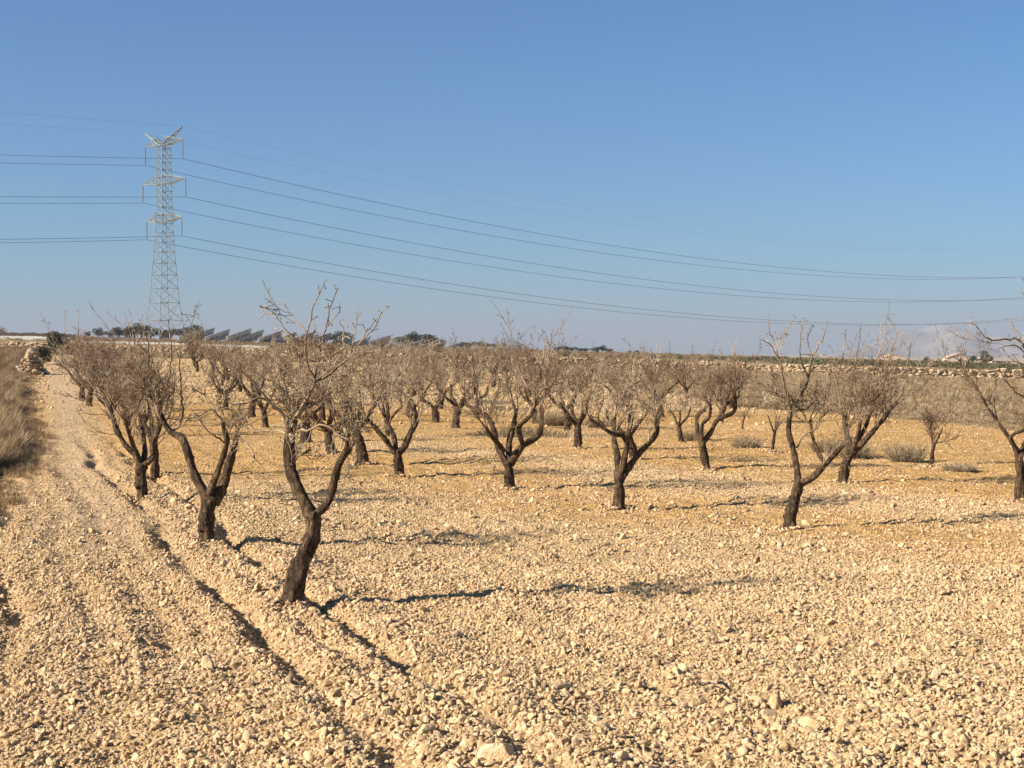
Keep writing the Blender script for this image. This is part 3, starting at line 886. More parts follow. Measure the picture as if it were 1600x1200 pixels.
# ---- general vase shaped trees: eight shapes, copied along the rows
def vase_chains(rng, hs=1.0, nl=None, tilt=0.0):
    th = rng.uniform(0.42, 0.66) * hs; tr_ = rng.uniform(0.075, 0.10)
    lean = rng.normal(0, 0.06, 2) + tilt
    top = np.array([lean[0], lean[1], th])
    ch = [([(0, 0, -0.12), (0, 0, 0.02), (lean[0] * .3, lean[1] * .3, th * .5), tuple(top)], [tr_ * 1.15, tr_ * 1.1, tr_ * .95, tr_ * .9], 0)]
    nl = nl or rng.integers(3, 5)
    a0 = rng.uniform(0, 6.28)
    for k in range(nl):
        a = a0 + k * 6.283 / nl + rng.normal(0, 0.25)
        o = np.array([math.cos(a), math.sin(a), 0])
        p0 = top - np.array([0, 0, 0.05]); e = rng.uniform(0.22, 0.38); up = rng.uniform(0.22, 0.36)
        p1 = top + o * e * 0.55 + np.array([0, 0, up * 0.5])
        p2 = top + o * e * 1.15 + np.array([0, 0, up * 1.15])
        p3 = p2 + o * rng.uniform(0.02, 0.22) + np.array([rng.normal(0, .05), rng.normal(0, .05), rng.uniform(0.18, 0.34)])
        r0 = tr_ * rng.uniform(0.55, 0.75)
        ch.append(([tuple(p0), tuple(p1), tuple(p2), tuple(p3)], [r0, r0 * .85, r0 * .68, r0 * .5], 1.0))
    return ch

mid = [  # base x, y, overall height m, label
    (903, 701, 2.1, 'bare almond tree with y-shaped trunk in front of a brown grass patch'),
    (990, 717, 2.1, 'bare almond tree half hidden behind the straight trunked one in the middle'),
    (568, 725, 2.25, 'bare almond tree seen just left of the one with the thick right limb'),
    (517, 708, 2.25, 'bare almond tree seen through the right limb of the largest tree'),
    (478, 692, 2.2, 'bare almond tree hidden behind the fork of the largest tree'),
    (712, 669, 2.3, 'bare almond tree with wide v fork in the gap left of the broad crown'),
    (681, 660, 2.3, 'bare almond tree with trunk leaning right, left neighbour of the wide v fork'),
    (640, 650, 2.3, 'bare almond tree standing behind the crown with the thick right limb'),
    (1064, 690, 1.6, 'small low bare almond tree beside dry bushes between two larger crowns'),
    (415, 668, 2.3, 'bare almond tree seen between the two nearest trees'),
    (393, 652, 2.3, 'bare almond tree farther back between the two nearest trees'),
    (128, 626, 2.6, 'left tree of the pair far up the dirt track'),
    (139, 634, 2.6, 'right tree of the pair far up the dirt track'),
    (353, 640, 2.3, 'bare almond tree far behind the low three-limbed fork'),
    (745, 652, 2.2, 'bare almond tree behind the stout trunk and its broad fan crown'),
    (836, 662, 2.2, 'bare almond tree right behind the broad fan crown, left of the brown grass patch'),
]
def height_of(root):
    return max(v.co.z for ch in root.children for v in ch.data.vertices)
for k, (px, py, hm, lab) in enumerate(mid):
    rng = np.random.default_rng(300 + k)
    o = on_ground(px, py)
    r_ = build_almond('almond_tree', o, vase_chains(rng, 1.0), 400 + k, lab, 'almond tree', AL,
                      default_opt(n0=4.8, L0=0.48, kids=[3, 3, 3, 2], rmin=0.0038, spur=0.3))
    q = hm / height_of(r_)
    r_.scale = (q * rng.uniform(1.0, 1.15), q, q)
    reg(r_)

# slim young trees
for k, (px, py, hm, thin, lab) in enumerate([
        (1455, 728, 1.45, 0.45, 'small slim pinkish bare tree alone right of the dry bush'),
        (1160, 671, 1.05, 0.35, 'tiny bare sapling at the edge of the fallow field'),
        (1207, 705, 1.55, 0.35, 'thin bare sapling left of the slim twisted trunk')]):
    rng = np.random.default_rng(700 + k)
    o = on_ground(px, py)
    ch = [([(0, 0, -0.1), (0, 0, 0.02), (0.02, 0, 0.25), (0.06, 0, 0.5)], [0.05, 0.045, 0.04, 0.034], 0.5)]
    for a in rng.uniform(0, 6.28, 3):
        ch.append(([(0.05, 0, 0.42), (0.05 + 0.1 * math.cos(a), 0.1 * math.sin(a), 0.62), (0.05 + 0.2 * math.cos(a), 0.2 * math.sin(a), 0.86)], [0.026, 0.02, 0.013], 1.0))
    r_ = build_almond('young_almond_tree', o, [(c[0], [w * (0.6 + thin) for w in c[1]], c[2]) for c in ch], 720 + k, lab, 'young tree', 'young almond trees',
                      default_opt(n0=6 if k == 0 else 2, L0=0.36, kids=[4, 3, 3, 2], rmin=0.0042, spur=0.4))
    q = hm / height_of(r_); r_.scale = (q, q, q)
    reg(r_)

# rows running away
protos = []
FARLAB = 'small bare almond tree far back in crowded rows, crown merging with its neighbours'
SIDELAB = 'bare almond tree in the outer row lining the dirt track towards the far wall'
pts = []
u = np.array([-1.32, 4.4]); v = np.array([5.0, 4.2])
rg = np.random.default_rng(77)
for a in range(-2, 30):
    for b in range(-3, 22):
        p = np.array([-1.85, 12.65]) + u * a + v * b + rg.normal(0, 0.28, 2)
        x, y = p
        if y > 96 or y < 8: continue
        if abs(x) > y * 0.3333 + 2.5: continue
        if y < 34.5 and abs(x) < y * 0.3333 + 0.5: continue
        if x + 0.30 * y < 1.6: continue
        if y > float(field_edge(np.array([x]))[0]) - 1.5: continue
        if min(math.hypot(x - q[0], y - q[1]) for q in placed) < 2.6: continue
        if x > 0.11 * y + 3.0 and y > 30: continue
        pts.append((y, x, b))
pts.sort()
for k, (y, x, b) in enumerate(pts):
    hgt = rg.uniform(2.0, 2.5)
    z = h1(x, y) - 0.02
    sidey = x + 0.30 * y < 3.6
    lab = SIDELAB if sidey else FARLAB
    grp = 'almond trees lining the dirt track' if sidey else 'almond trees crowded in the far rows'
    if k < 8:
        rng = np.random.default_rng(800 + k)
        r_ = build_almond('almond_tree', (x, y, z), vase_chains(rng, 1.0), 900 + k, lab, 'almond tree', grp,
                          default_opt(n0=4.6, L0=0.5, kids=[4, 3, 2, 2], rmin=0.0055, spur=0.2))
        hh = height_of(r_); protos.append((r_, hh))
        q = hgt / hh; r_.scale = (q * 1.1, q * 1.1, q)
    else:
        src, hh = protos[int(rg.integers(0, 8))]
        q = hgt / hh
        clone(src, (x, y, z), rg.uniform(0, 6.28), (q * rg.uniform(1.0, 1.25), q * rg.uniform(1.0, 1.25), q), lab, 'almond tree', grp)
print('row trees', len(pts))

# stones turned up round the feet of the nearer trees
rng = np.random.default_rng(91)
fx, fy, fs = [], [], []
for (tx, ty) in placed:
    if ty > 34: continue
    for _ in range(110):
        a = rng.uniform(0, 6.28); rr = 0.10 + abs(rng.normal(0, 0.22))
        fx.append(tx + rr * math.cos(a)); fy.append(ty + rr * math.sin(a)); fs.append(rng.uniform(0.022, 0.065) * (1 if rr < .3 else .8))
fx, fy, fs = np.array(fx), np.array(fy), np.array(fs); n = len(fx)
dist = np.array([min(math.hypot(a - q[0], b - q[1]) for q in placed) for a, b in zip(fx, fy)])
scatter('tree_foot_stones', np.stack([fx, fy, H(fx, fy) + 0.035 * np.exp(-(dist / 0.22) ** 2) + fs * 0.05], -1), np.stack([rng.normal(0, .5, n), rng.normal(0, .5, n), rng.uniform(0, 6.28, n)], -1),
        np.stack([fs * 1.1, fs, fs], -1), rng.integers(0, 12, n), rock_coll, 'limestone rubble heaped round the feet of the nearer trees', 'stones')

# ------------------------------------------------------------------ dry bushes between the trees
def bush(px, py, w, h, seed, lab):
    rng = np.random.default_rng(seed)
    o = on_ground(px, py)
    T = Tubes()
    n = int(420 * w)
    for _ in range(n):
        a = rng.uniform(0, 6.28); rr = math.sqrt(rng.random()) * w * 0.35
        p = np.array([rr * math.cos(a), rr * math.sin(a) * 0.7, -0.02])
        d = unit(np.array([math.cos(a) * rng.uniform(0, 1), math.sin(a) * rng.uniform(0, 1), rng.uniform(0.6, 1.6)]))
        L = h * rng.uniform(0.45, 1.1)
        pts_ = [p]
        for k in range(3):
            d = unit(d + rng.normal(0, 0.2, 3)); pts_.append(pts_[-1] + d * L / 3)
        T.tube(pts_, [0.005, 0.004, 0.0035, 0.003], 3, cap=False)
        for _ in range(2):
            j = rng.integers(1, 4); dd = unit(d + rng.normal(0, 0.7, 3)); T.tube([pts_[j], pts_[j] + dd * L * 0.25], [0.0035, 0.0025], 3, cap=False)
    b_ = link('dry_bush', T.mesh('dry_bush', M['drybush'])); b_.location = o
    tag(b_, lab, 'bush', 'dry bushes among the almond trees')
bush(1418, 722, 0.85, 0.42, 1, 'round dry brown bush left of the small slim pinkish tree')
bush(1335, 716, 0.7, 0.40, 2, 'dry brown bush behind the dense round crowned tree')
bush(1168, 700, 0.75, 0.26, 3, 'low dark dry bush between the hooked candelabra tree and the slim trunk')
bush(1082, 688, 0.8, 0.26, 4, 'low dry bush at the foot of the small low almond tree')
bush(1290, 708, 0.6, 0.34, 5, 'dry brown bush behind the side limb of the slim twisted tree')
bush(868, 664, 1.5, 0.42, 6, 'wide brown grassy bush left of the y-shaped almond trunk')
bush(935, 668, 0.9, 0.3, 7, 'brown grassy bush right of the y-shaped almond trunk')
bush(1500, 735, 0.8, 0.14, 8, 'flat dry weed clump right of the small slim pinkish tree')

# ------------------------------------------------------------------ dry stone wall, stone pile
def stone_heap(name, items, mat, label, cat, group=None, origin=(0, 0, 0), seed=1):
    rng = np.random.default_rng(seed)
    shapes = [rock_shape(rng, ICO2, 8) for _ in range(10)]
    Vv, Ff, n = [], [], 0
    for (x, y, z, sx, sy, sz) in items:
        v, f = shapes[rng.integers(0, 10)]
        a = rng.uniform(0, 6.28) ; b_ = rng.normal(0, 0.35)
        ca, sa, cb, sb = math.cos(a), math.sin(a), math.cos(b_), math.sin(b_)
        Rm = np.array([[ca, -sa, 0], [sa, ca, 0], [0, 0, 1]]) @ np.array([[1, 0, 0], [0, cb, -sb], [0, sb, cb]])
        q = (v @ Rm.T) * np.array([sx, sy, sz]) * 1.5 + np.array([x, y, z])
        Vv.append(q); Ff.append(f + n); n += len(v)
    o = link(name, mesh_from(name, np.concatenate(Vv), np.concatenate(Ff), mat, smooth=False))
    o.location = origin
    return tag(o, label, cat, group)
rng = np.random.default_rng(9)
items = []
for _ in range(5200):
    x = rng.uniform(-46, 66)
    yy = float(wall_line(x)); zg = float(H(np.array([x]), np.array([yy - 0.5]), False)[0])
    top = float(far_plane(x, yy)) - 0.42 + 0.35 * float(vnoise(x * 0.35, 3.3, 8)) + 0.15 * float(vnoise(x * 1.7, 5.3, 8))
    t = rng.random() ** 0.8
    s_ = rng.uniform(0.12, 0.42) * (1 if rng.random() < 0.8 else 0.6)
    items.append((x, yy - 0.05 - 0.45 * (1 - t) ** 1.5 + rng.normal(0, .05), zg + t * max(top - zg, 0.2), s_ * rng.uniform(.8, 1.3), s_, s_ * rng.uniform(.5, .9)))
for _ in range(700):
    x = rng.uniform(-46, 66); yy = float(wall_line(x)) - rng.uniform(0.4, 2.2); s_ = rng.uniform(.1, .25)
    items.append((x, yy, float(H(np.array([x]), np.array([yy]))[0]) + .03, s_, s_, s_ * .7))
stone_heap('dry_stone_wall', items, M['wallstone'], 'long low dry stone wall of golden rubble closing off the field', 'stone wall', seed=2)

pp = on_ground(48, 586)
pile = []
rng = np.random.default_rng(12)
hp, wp = 1.25, 0.95
for _ in range(230):
    t = rng.random() ** 0.8
    r_ = (1 - t) * wp * rng.uniform(0.3, 1); a = rng.uniform(0, 6.28)
    s_ = rng.uniform(0.14, 0.3)
    pile.append((r_ * math.cos(a), r_ * math.sin(a) * 1.2, t * hp, s_, s_ * .8, s_ * .8))
stone_heap('stone_pile', pile, M['wallstone'], 'heap of golden field stones on the grassy bank left of the track', 'stone pile', origin=pp, seed=3)

# ------------------------------------------------------------------ leafy crowns for the far pines and shrubs
def leafy(rng, blobs, n, leaf):
    v, f = [], []
    tot = sum(b_[3] ** 2 for b_ in blobs)
    for (bx, by, bz, br, bh) in blobs:
        m = int(n * br ** 2 / tot)
        d = rng.normal(size=(m, 3)); d /= np.linalg.norm(d, axis=1)[:, None]
        rr = rng.random(m) ** 0.3
        c = d * rr[:, None] * np.array([br, br, bh]) + np.array([bx, by, bz])
        for p in c:
            a = rng.normal(size=3); a = unit(a); b2 = unit(np.cross(a, rng.normal(size=3)))
            s_ = leaf * rng.uniform(0.5, 1.3)
            k = len(v)
            v += [p - a * s_, p + b2 * s_ * .6, p + a * s_, p - b2 * s_ * .6]
            f.append((k, k + 1, k + 2, k + 3))
    return v, np.array(f)

def far_tree(name, loc, h, seed, label, cat, group, shape='pine', mat='pine', n=1500):
    rng = np.random.default_rng(seed)
    root = empty(name, loc, label, cat, group)
    T = Tubes()
    if shape == 'pine':
        T.tube([(0, 0, -.3), (0.1, 0, h * .35), (0, .1, h * .7)], [h * .04, h * .032, h * .015], 7)
        bl = []
        for k in range(7):
            a = rng.uniform(0, 6.28); r_ = rng.uniform(0.05, 0.36) * h
            bl.append((r_ * math.cos(a), r_ * math.sin(a), h * rng.uniform(0.32, 0.80), h * rng.uniform(.17, .28), h * rng.uniform(.12, .2)))
            T.tube([(0, 0, h * .35), (bl[-1][0], bl[-1][1], bl[-1][2])], [h * .018, h * .008], 5)
    elif shape == 'round':
        T.tube([(0, 0, -.3), (0.05, 0, h * .5)], [h * .04, h * .02], 7)
        bl = [(rng.normal(0, .15) * h, rng.normal(0, .15) * h, h * rng.uniform(.35, .75), h * rng.uniform(.2, .27), h * rng.uniform(.16, .24)) for _ in range(7)]
    else:                                     # narrow
        T.tube([(0, 0, -.3), (0, 0, h * .8)], [h * .03, h * .01], 6)
        bl = [(0, 0, h * t, h * .2 * (1.15 - t), h * .14) for t in (.15, .3, .45, .6, .75, .88)]
    link('trunk', T.mesh('trunk', M['trunk']), root)
    vv, ff = leafy(rng, bl, n, h * 0.035)
    link('crown', mesh_from('crown', vv, ff, M[mat], smooth=False), root)
    return root

def far_pt(px, Y, dz=0.0):
    p = at(px, 560, Y)
    return Vector((p.x, Y, float(H(np.array([p.x]), np.array([Y]))[0]) + dz))

pine_src = []
k = 0
PG = 'pines on the skyline'
PL = {'a': 'dark green pine in the row left of and behind the pylon foot', 'b': 'dark green pine among the solar panels left of centre',
      'c': 'dark green pine on the skyline right of the solar panels', 'd': 'small dark pine on the low skyline near the middle'}
pines = [(137,560,2.6,'a'),(153,560,4.2,'a'),(170,575,3.6,'a'),(184,560,4.2,'a'),(197,570,4.6,'a'),(210,560,4.8,'a'),(222,560,5.6,'a'),(236,570,5.0,'a'),(250,560,4.8,'a'),
         (268,560,5.2,'a'),(284,560,5.0,'a'),(297,560,5.6,'a'),(311,565,4.4,'a'),(322,560,4.2,'a'),
         (352,500,2.4,'b'),(380,500,2.6,'b'),(406,500,2.4,'b'),(428,500,3.0,'b'),(455,500,2.8,'b'),(486,500,3.4,'b'),(506,520,3.4,'b'),(530,500,4.4,'b'),(542,510,4.2,'b'),(590,510,3.2,'b'),
         (632,520,4.2,'b'),(645,520,5.2,'b'),(657,520,4.8,'b'),(668,520,4.2,'b'),(680,520,3.4,'b'),(722,560,2.6,'c'),(735,560,3.4,'c'),(748,560,3.0,'c'),(760,560,3.2,'c'),(775,570,2.4,'c'),
         (872,650,3.0,'c'),(882,650,3.4,'c'),(893,650,2.6,'d'),(905,660,2.8,'d'),(916,660,2.4,'d'),(930,660,3.0,'d'),(941,660,3.4,'d'),(952,660,2.2,'d'),(985,680,1.8,'d'),(996,680,2.0,'d')]
rng = np.random.default_rng(44)
for (px, Yd, hh, z_) in pines:
    loc = far_pt(px, Yd)
    if k < 4:
        r_ = far_tree('pine_tree', loc, 4.0, 50 + k, PL[z_], 'pine tree', PG); pine_src.append(r_)
        q = hh / 4.0 * 1.28; r_.scale = (q, q, q)
    else:
        q = hh / 4.0 * 1.28
        clone(pine_src[int(rng.integers(0, 4))], loc, rng.uniform(0, 6.28), (q * rng.uniform(1.0, 1.7), q * rng.uniform(1.0, 1.7), q), PL[z_], 'pine tree', PG)
    k += 1

far_tree('round_tree', far_pt(1447, 600), 3.4, 61, 'dark round tree left of the farmhouse on the skyline', 'tree', None, 'round', 'pine', 1600)
far_tree('cypress', far_pt(1466, 600), 3.0, 62, 'small narrow dark tree just left of the farmhouse', 'tree', None, 'narrow', 'pine', 900)
far_tree('cypress', far_pt(1478, 590), 2.4, 63, 'narrow dark shrub touching the left end of the farmhouse', 'shrub', None, 'narrow', 'pine', 700)
far_tree('round_tree', far_pt(1520, 590), 4.0, 64, 'dark round tree at the right end of the farmhouse', 'tree', None, 'round', 'pine', 1600)
far_tree('pine_tree', far_pt(1543, 600), 6.4, 65, 'tallest umbrella shaped pine above the ruined farm buildings', 'pine tree', None, 'round', 'pine', 2400)
far_tree('round_tree', far_pt(1536, 585), 2.2, 66, 'low dark bush at the foot of the umbrella shaped pine', 'bush', None, 'round', 'pine', 800)
far_tree('bare_tree', far_pt(4, 300), 2.4, 67, 'hazy bare tree on the skyline at the left edge', 'tree', None, 'round', 'drybush', 700)
dk = on_ground(86, 553, 117)
far_tree('dark_bush', far_pt(84, 103, -.2), 1.9, 68, 'dark green bush at the far end of the dirt track', 'bush', None, 'round', 'scrub', 1800)
far_tree('dark_bush', far_pt(66, 88, -.3), 1.5, 69, 'dark olive bush beside the stone heap, shading the track', 'bush', None, 'round', 'scrub', 1800)

# green scrub along the terrace behind the wall, far scrub on the skyline
rng = np.random.default_rng(8)
sm = []
for k in range(4):
    vv, ff = leafy(rng, [(rng.normal(0, .2), rng.normal(0, .2), rng.uniform(.1, .35), rng.uniform(.3, .45), rng.uniform(.2, .3)) for _ in range(4)], 260, 0.05)
    sm.append(mesh_from('scrub', vv, ff, M['scrub'], smooth=False))
scrub_coll = proto_collection('scrub', sm)
n = 1500
y = rng.uniform(124, 210, n); x = rng.uniform(0.03, 0.42, n) * y
keep = rng.random(n) < np.clip((x / y - 0.10) * 5, 0.05, 1)
x, y = x[keep], y[keep]; n = len(x)
sc = rng.uniform(0.4, 1.1, n) * 1.1
scatter('green_scrub', np.stack([x, y, H(x, y)], -1), np.stack([np.zeros(n), np.zeros(n), rng.uniform(0, 6.28, n)], -1), np.stack([sc * 1.4, sc * 1.4, sc], -1), rng.integers(0, 4, n), scrub_coll,
        'low olive green scrub growing on the terrace above the stone wall', 'scrub')
dm = []
for k in range(3):
    vv, ff = leafy(rng, [(rng.normal(0, .3), rng.normal(0, .3), rng.uniform(.2, .6), rng.uniform(.35, .5), rng.uniform(.3, .4)) for _ in range(4)], 240, 0.07)
    dm.append(mesh_from('thicket', vv, ff, M['drybush'], smooth=False))
th_coll = proto_collection('thicket', dm)
n = 3400
y = rng.uniform(150, 620, n); x = rng.uniform(-0.45, 0.42, n) * y
keep = (rng.random(n) < 0.8)
x, y = x[keep], y[keep]; n = len(x)
sc = rng.uniform(0.5, 1.3, n) * np.clip(y / 420, 0.5, 1.5)
scatter('far_thicket', np.stack([x, y, H(x, y)], -1), np.stack([np.zeros(n), np.zeros(n), rng.uniform(0, 6.28, n)], -1), np.stack([sc * 2.0, sc * 2.0, sc * .8], -1), rng.integers(0, 3, n), th_coll,
        'hazy brown scrub and far orchards along the skyline', 'scrub')

# ------------------------------------------------------------------ solar trackers
def tracker(px, py, Yd, label):
    """py: picture height of the raised corner, which is made the top of the panel by choosing the post height"""
    topc = at(px, py, Yd)
    W, D = 7.4, 6.6
    axis_ = Vector((5.1, 2.5, 1.9)).normalized()
    upv = Vector((1.5, -4.6, 2.1)); upv = (upv - axis_ * upv.dot(axis_)).normalized()
    nrm = upv.cross(axis_).normalized() * -1
    if nrm.z < 0: nrm = -nrm
    c = topc - upv * (D / 2) - axis_ * (W / 2)
    gz = float(H(np.array([c.x]), np.array([c.y]))[0])
    root = empty('solar_panel', (c.x, c.y, gz), label, 'solar panel', 'tilted solar panels on the skyline')
    o = Vector((c.x, c.y, gz))
    mb = MB()
    cols, rows = 5, 4
    for a in range(cols):
        for b in range(rows):
            p0 = c - o + axis_ * (-W / 2 + a * W / cols + 0.04) + upv * (-D / 2 + b * D / rows + 0.04)
            p1 = p0 + axis_ * (W / cols - .08); p2 = p1 + upv * (D / rows - .08); p3 = p0 + upv * (D / rows - .08)
            q = [p0, p1, p2, p3]; th = nrm * 0.08
            mb.add([*[w - th for w in q], *[w + th for w in q]], [(3, 2, 1, 0), (4, 5, 6, 7), (0, 1, 5, 4), (1, 2, 6, 5), (2, 3, 7, 6), (3, 0, 4, 7)])
    mb.build('panel', M['panel'], root)
    fb = MB()
    for s_ in (-.3, .3):
        fb.bar(c - o + axis_ * (W * s_) - upv * (D * .48) - nrm * .16, c - o + axis_ * (W * s_) + upv * (D * .48) - nrm * .16, .07)
    fb.bar(c - o - axis_ * (W * .48) - nrm * .26, c - o + axis_ * (W * .48) - nrm * .26, .1)
    fb.build('frame', M['steel'], root)
    pb = MB(); pb.bar((0, 0, -.5), tuple(c - o - nrm * .3), .22, 8); pb.build('post', M['steel'], root)
for (px, py, Yd, lab) in [
    (318, 514, 430, 'leftmost grey tilted solar panel, right of the pylon foot'), (336, 511, 440, 'grey tilted solar panel second from the left, rising behind the twiggy shoots'),
    (360, 513, 430, 'grey tilted solar panel third from the left'), (394, 512, 420, 'large grey tilted solar panel fourth from the left with a sharp raised corner'),
    (413, 514, 435, 'grey tilted solar panel fifth from the left, right beside the large sharp one'), (443, 515, 420, 'long grey tilted solar panel left of the tallest shoots of the front tree'),
    (464, 518, 440, 'grey tilted solar panel just behind the left shoots of the front tree'), (493, 517, 425, 'grey tilted solar panel behind the middle of the front tree'),
    (518, 519, 430, 'grey tilted solar panel behind the right shoots of the front tree'), (556, 521, 435, 'grey tilted solar panel right of the front tree, beside a dark pine'),
    (580, 525, 445, 'small grey tilted solar panel left of the pair near the pines'), (601, 525, 450, 'grey tilted solar panel, left one of the pair before the pines'),
    (614, 522, 440, 'grey tilted solar panel, right one of the pair before the pines'), (662, 530, 440, 'grey tilted solar panel below the flat topped pines'),
    (690, 529, 445, 'grey tilted solar panel third from the right end'), (699, 532, 430, 'lowest grey tilted solar panel second from the right end'),
    (712, 537, 440, 'rightmost grey tilted solar panel at the end of the row')]:
    tracker(px, py, Yd, lab)

# ------------------------------------------------------------------ pylon
P0 = at(257, 560, 337); P0.z = float(H(np.array([P0.x]), np.array([P0.y]))[0])
LD = Vector((0.724, 0.690, 0)); AD = Vector((-0.690, 0.724, 0))      # line direction, arm direction (left tip lies farther)
def zpx(py): return EYE + (560 - py) / FPX * 337.0 - P0.z
pyl = empty('pylon', P0, 'tall grey steel lattice pylon with three pairs of arms and horned top', 'pylon')
def corner(z, sx, sy, w): return (LD * sx + AD * sy) * w + Vector((0, 0, z))
prof = [(0.0, 3.5), (zpx(470), 2.35), (zpx(425), 1.95), (zpx(385), 1.6), (zpx(345), 1.35), (zpx(285), 1.2), (zpx(225), 1.1)]
def wid(z):
    return float(np.interp(z, [p[0] for p in prof], [p[1] for p in prof])) * 0.98
body = MB()
zs = [0.0]
while zs[-1] < zpx(225) - 0.6:
    zs.append(min(zpx(225), zs[-1] + wid(zs[-1]) * 1.35))
for z0, z1 in zip(zs[:-1], zs[1:]):
    for sx, sy in ((1, 1), (1, -1), (-1, -1), (-1, 1)):
        body.bar(corner(z0, sx, sy, wid(z0)), corner(z1, sx, sy, wid(z1)), 0.085)
    cs = [(1, 1), (1, -1), (-1, -1), (-1, 1)]
    for k in range(4):
        a, b = cs[k], cs[(k + 1) % 4]
        body.bar(corner(z0, *a, wid(z0)), corner(z1, *b, wid(z1)), 0.04)
        body.bar(corner(z0, *b, wid(z0)), corner(z1, *a, wid(z1)), 0.04)
        body.bar(corner(z1, *a, wid(z1)), corner(z1, *b, wid(z1)), 0.05)
body.build('tower_body', M['steel'], pyl)
tips = []
def arm(zr, zt, half, side, drop):
    """lattice arm from the body at height zr to a tip"""
    mb = MB(); w = wid(zr)
    tip = AD * (half * side) + Vector((0, 0, zt))
    roots = [LD * s * w + AD * (w * side) + Vector((0, 0, zz)) for s in (-1, 1) for zz in (zr - 0.1, zr + 1.9)]
    for r_ in roots: mb.bar(r_, tip, 0.085)
    for t0, t1 in ((0.0, 0.25), (0.25, 0.5), (0.5, 0.75), (0.75, .9)):
        q0 = [r_.lerp(tip, t0) for r_ in roots]; q1 = [r_.lerp(tip, t1) for r_ in roots]
        for a, b in ((0, 1), (2, 3), (0, 2), (1, 3)):
            mb.bar(q0[a], q1[b], 0.055); mb.bar(q1[a], q1[b], 0.05)
    a_ = mb.build('arm', M['steel'], pyl)
    ib = MB(); n = 22
    ib.bar(tip, tip - Vector((0, 0, drop)), 0.05, 6)
    for k in range(n):
        z = tip.z - 0.25 - (drop - .5) * k / n
        ib.bar((tip.x, tip.y, z), (tip.x, tip.y, z - 0.08), 0.15, 8)
    ib.build('insulator', M['insul'], a_)
    return tip - Vector((0, 0, drop))
for (pyt, half, yb) in ((224, 7.8, 254), (284, 8.9, 313), (343, 7.3, 372)):
    for side in (1, -1):
        tips.append(arm(zpx(pyt) - 0.6, zpx(pyt), half, side, (yb - pyt) / FPX * 337))
horns = []
for side in (1, -1):
    mb = MB(); w = wid(zpx(225)); zb = zpx(225)
    tip = AD * (7.8 * side) + Vector((0, 0, zpx(204)))
    roots = [LD * s * w + AD * (-w * 0.2 * side) + Vector((0, 0, zz)) for s in (-1, 1) for zz in (zb - .6,)] + [LD * s * w * .7 + AD * (w * 1.3 * side) + Vector((0, 0, zb - .2)) for s in (-1, 1)]
    for r_ in roots: mb.bar(r_, tip, 0.11)
    for t0, t1 in ((0.0, 0.2), (0.2, 0.4), (0.4, 0.6), (0.6, .8)):
        q0 = [r_.lerp(tip, t0) for r_ in roots]; q1 = [r_.lerp(tip, t1) for r_ in roots]
        for a, b in ((0, 1), (2, 3), (0, 2), (1, 3)): mb.bar(q0[a], q1[b], 0.06)
    mb.build('horn', M['steel'], pyl)
    horns.append(tip)

# cables: spans to the next pylons outside the picture
SPAN = Vector((434, 414, 0))
LV = ['upper', 'upper', 'middle', 'middle', 'lower', 'lower']
def cable(p, q, sag, r, label, tmax=1.0):
    T = Tubes(); n = 60; L = []
    o = Vector(p)
    for k in range(n + 1):
        t = tmax * k / n
        c = p.lerp(q, t); c.z -= 4 * sag * t * (1 - t); L.append(tuple(c - o))
    T.tube(L, [r] * (n + 1), 6, cap=False)
    c_ = link('power_cable', T.mesh('power_cable', M['cable'])); c_.location = o
    tag(c_, label, 'cable', 'cables strung from the pylon')
for k, tp in enumerate(tips):
    a = P0 + tp; side = 'far' if k % 2 == 0 else 'near'
    cable(a, a + SPAN + Vector((0, 0, 13.0)), 21.0, 0.045, '%s power cable on the %s side, sagging from the pylon to the right edge' % (LV[k], side))
    cable(a, a - SPAN * 0.9 + Vector((0, 0, 6.0)), 12.0, 0.042, '%s power cable on the %s side, running from the pylon to the left edge' % (LV[k], side), 0.6)
for k, tp in enumerate(horns):
    a = P0 + tp; side = 'far' if k == 0 else 'near'
    cable(a, a + SPAN + Vector((0, 0, 13.0)), 18.0, 0.012, 'faint thin earth wire from the %s horn of the pylon to the right' % side)
    cable(a, a - SPAN * 0.9 + Vector((0, 0, 6.0)), 7.0, 0.012, 'faint thin earth wire from the %s horn of the pylon to the left' % side, 0.6)

# thin pole left of the track end
pt = far_pt(102, 330)
pr = empty('utility_pole', pt, 'thin faint pole on the skyline above the end of the dirt track', 'pole')
mb = MB(); mb.bar((0, 0, -.5), (0, 0, 6.2), 0.05, 8); mb.build('pole', M['timber'], pr)
mb = MB(); mb.bar((-.5, 0, 5.8), (.5, 0, 5.8), 0.04); mb.build('crossarm', M['timber'], pr)

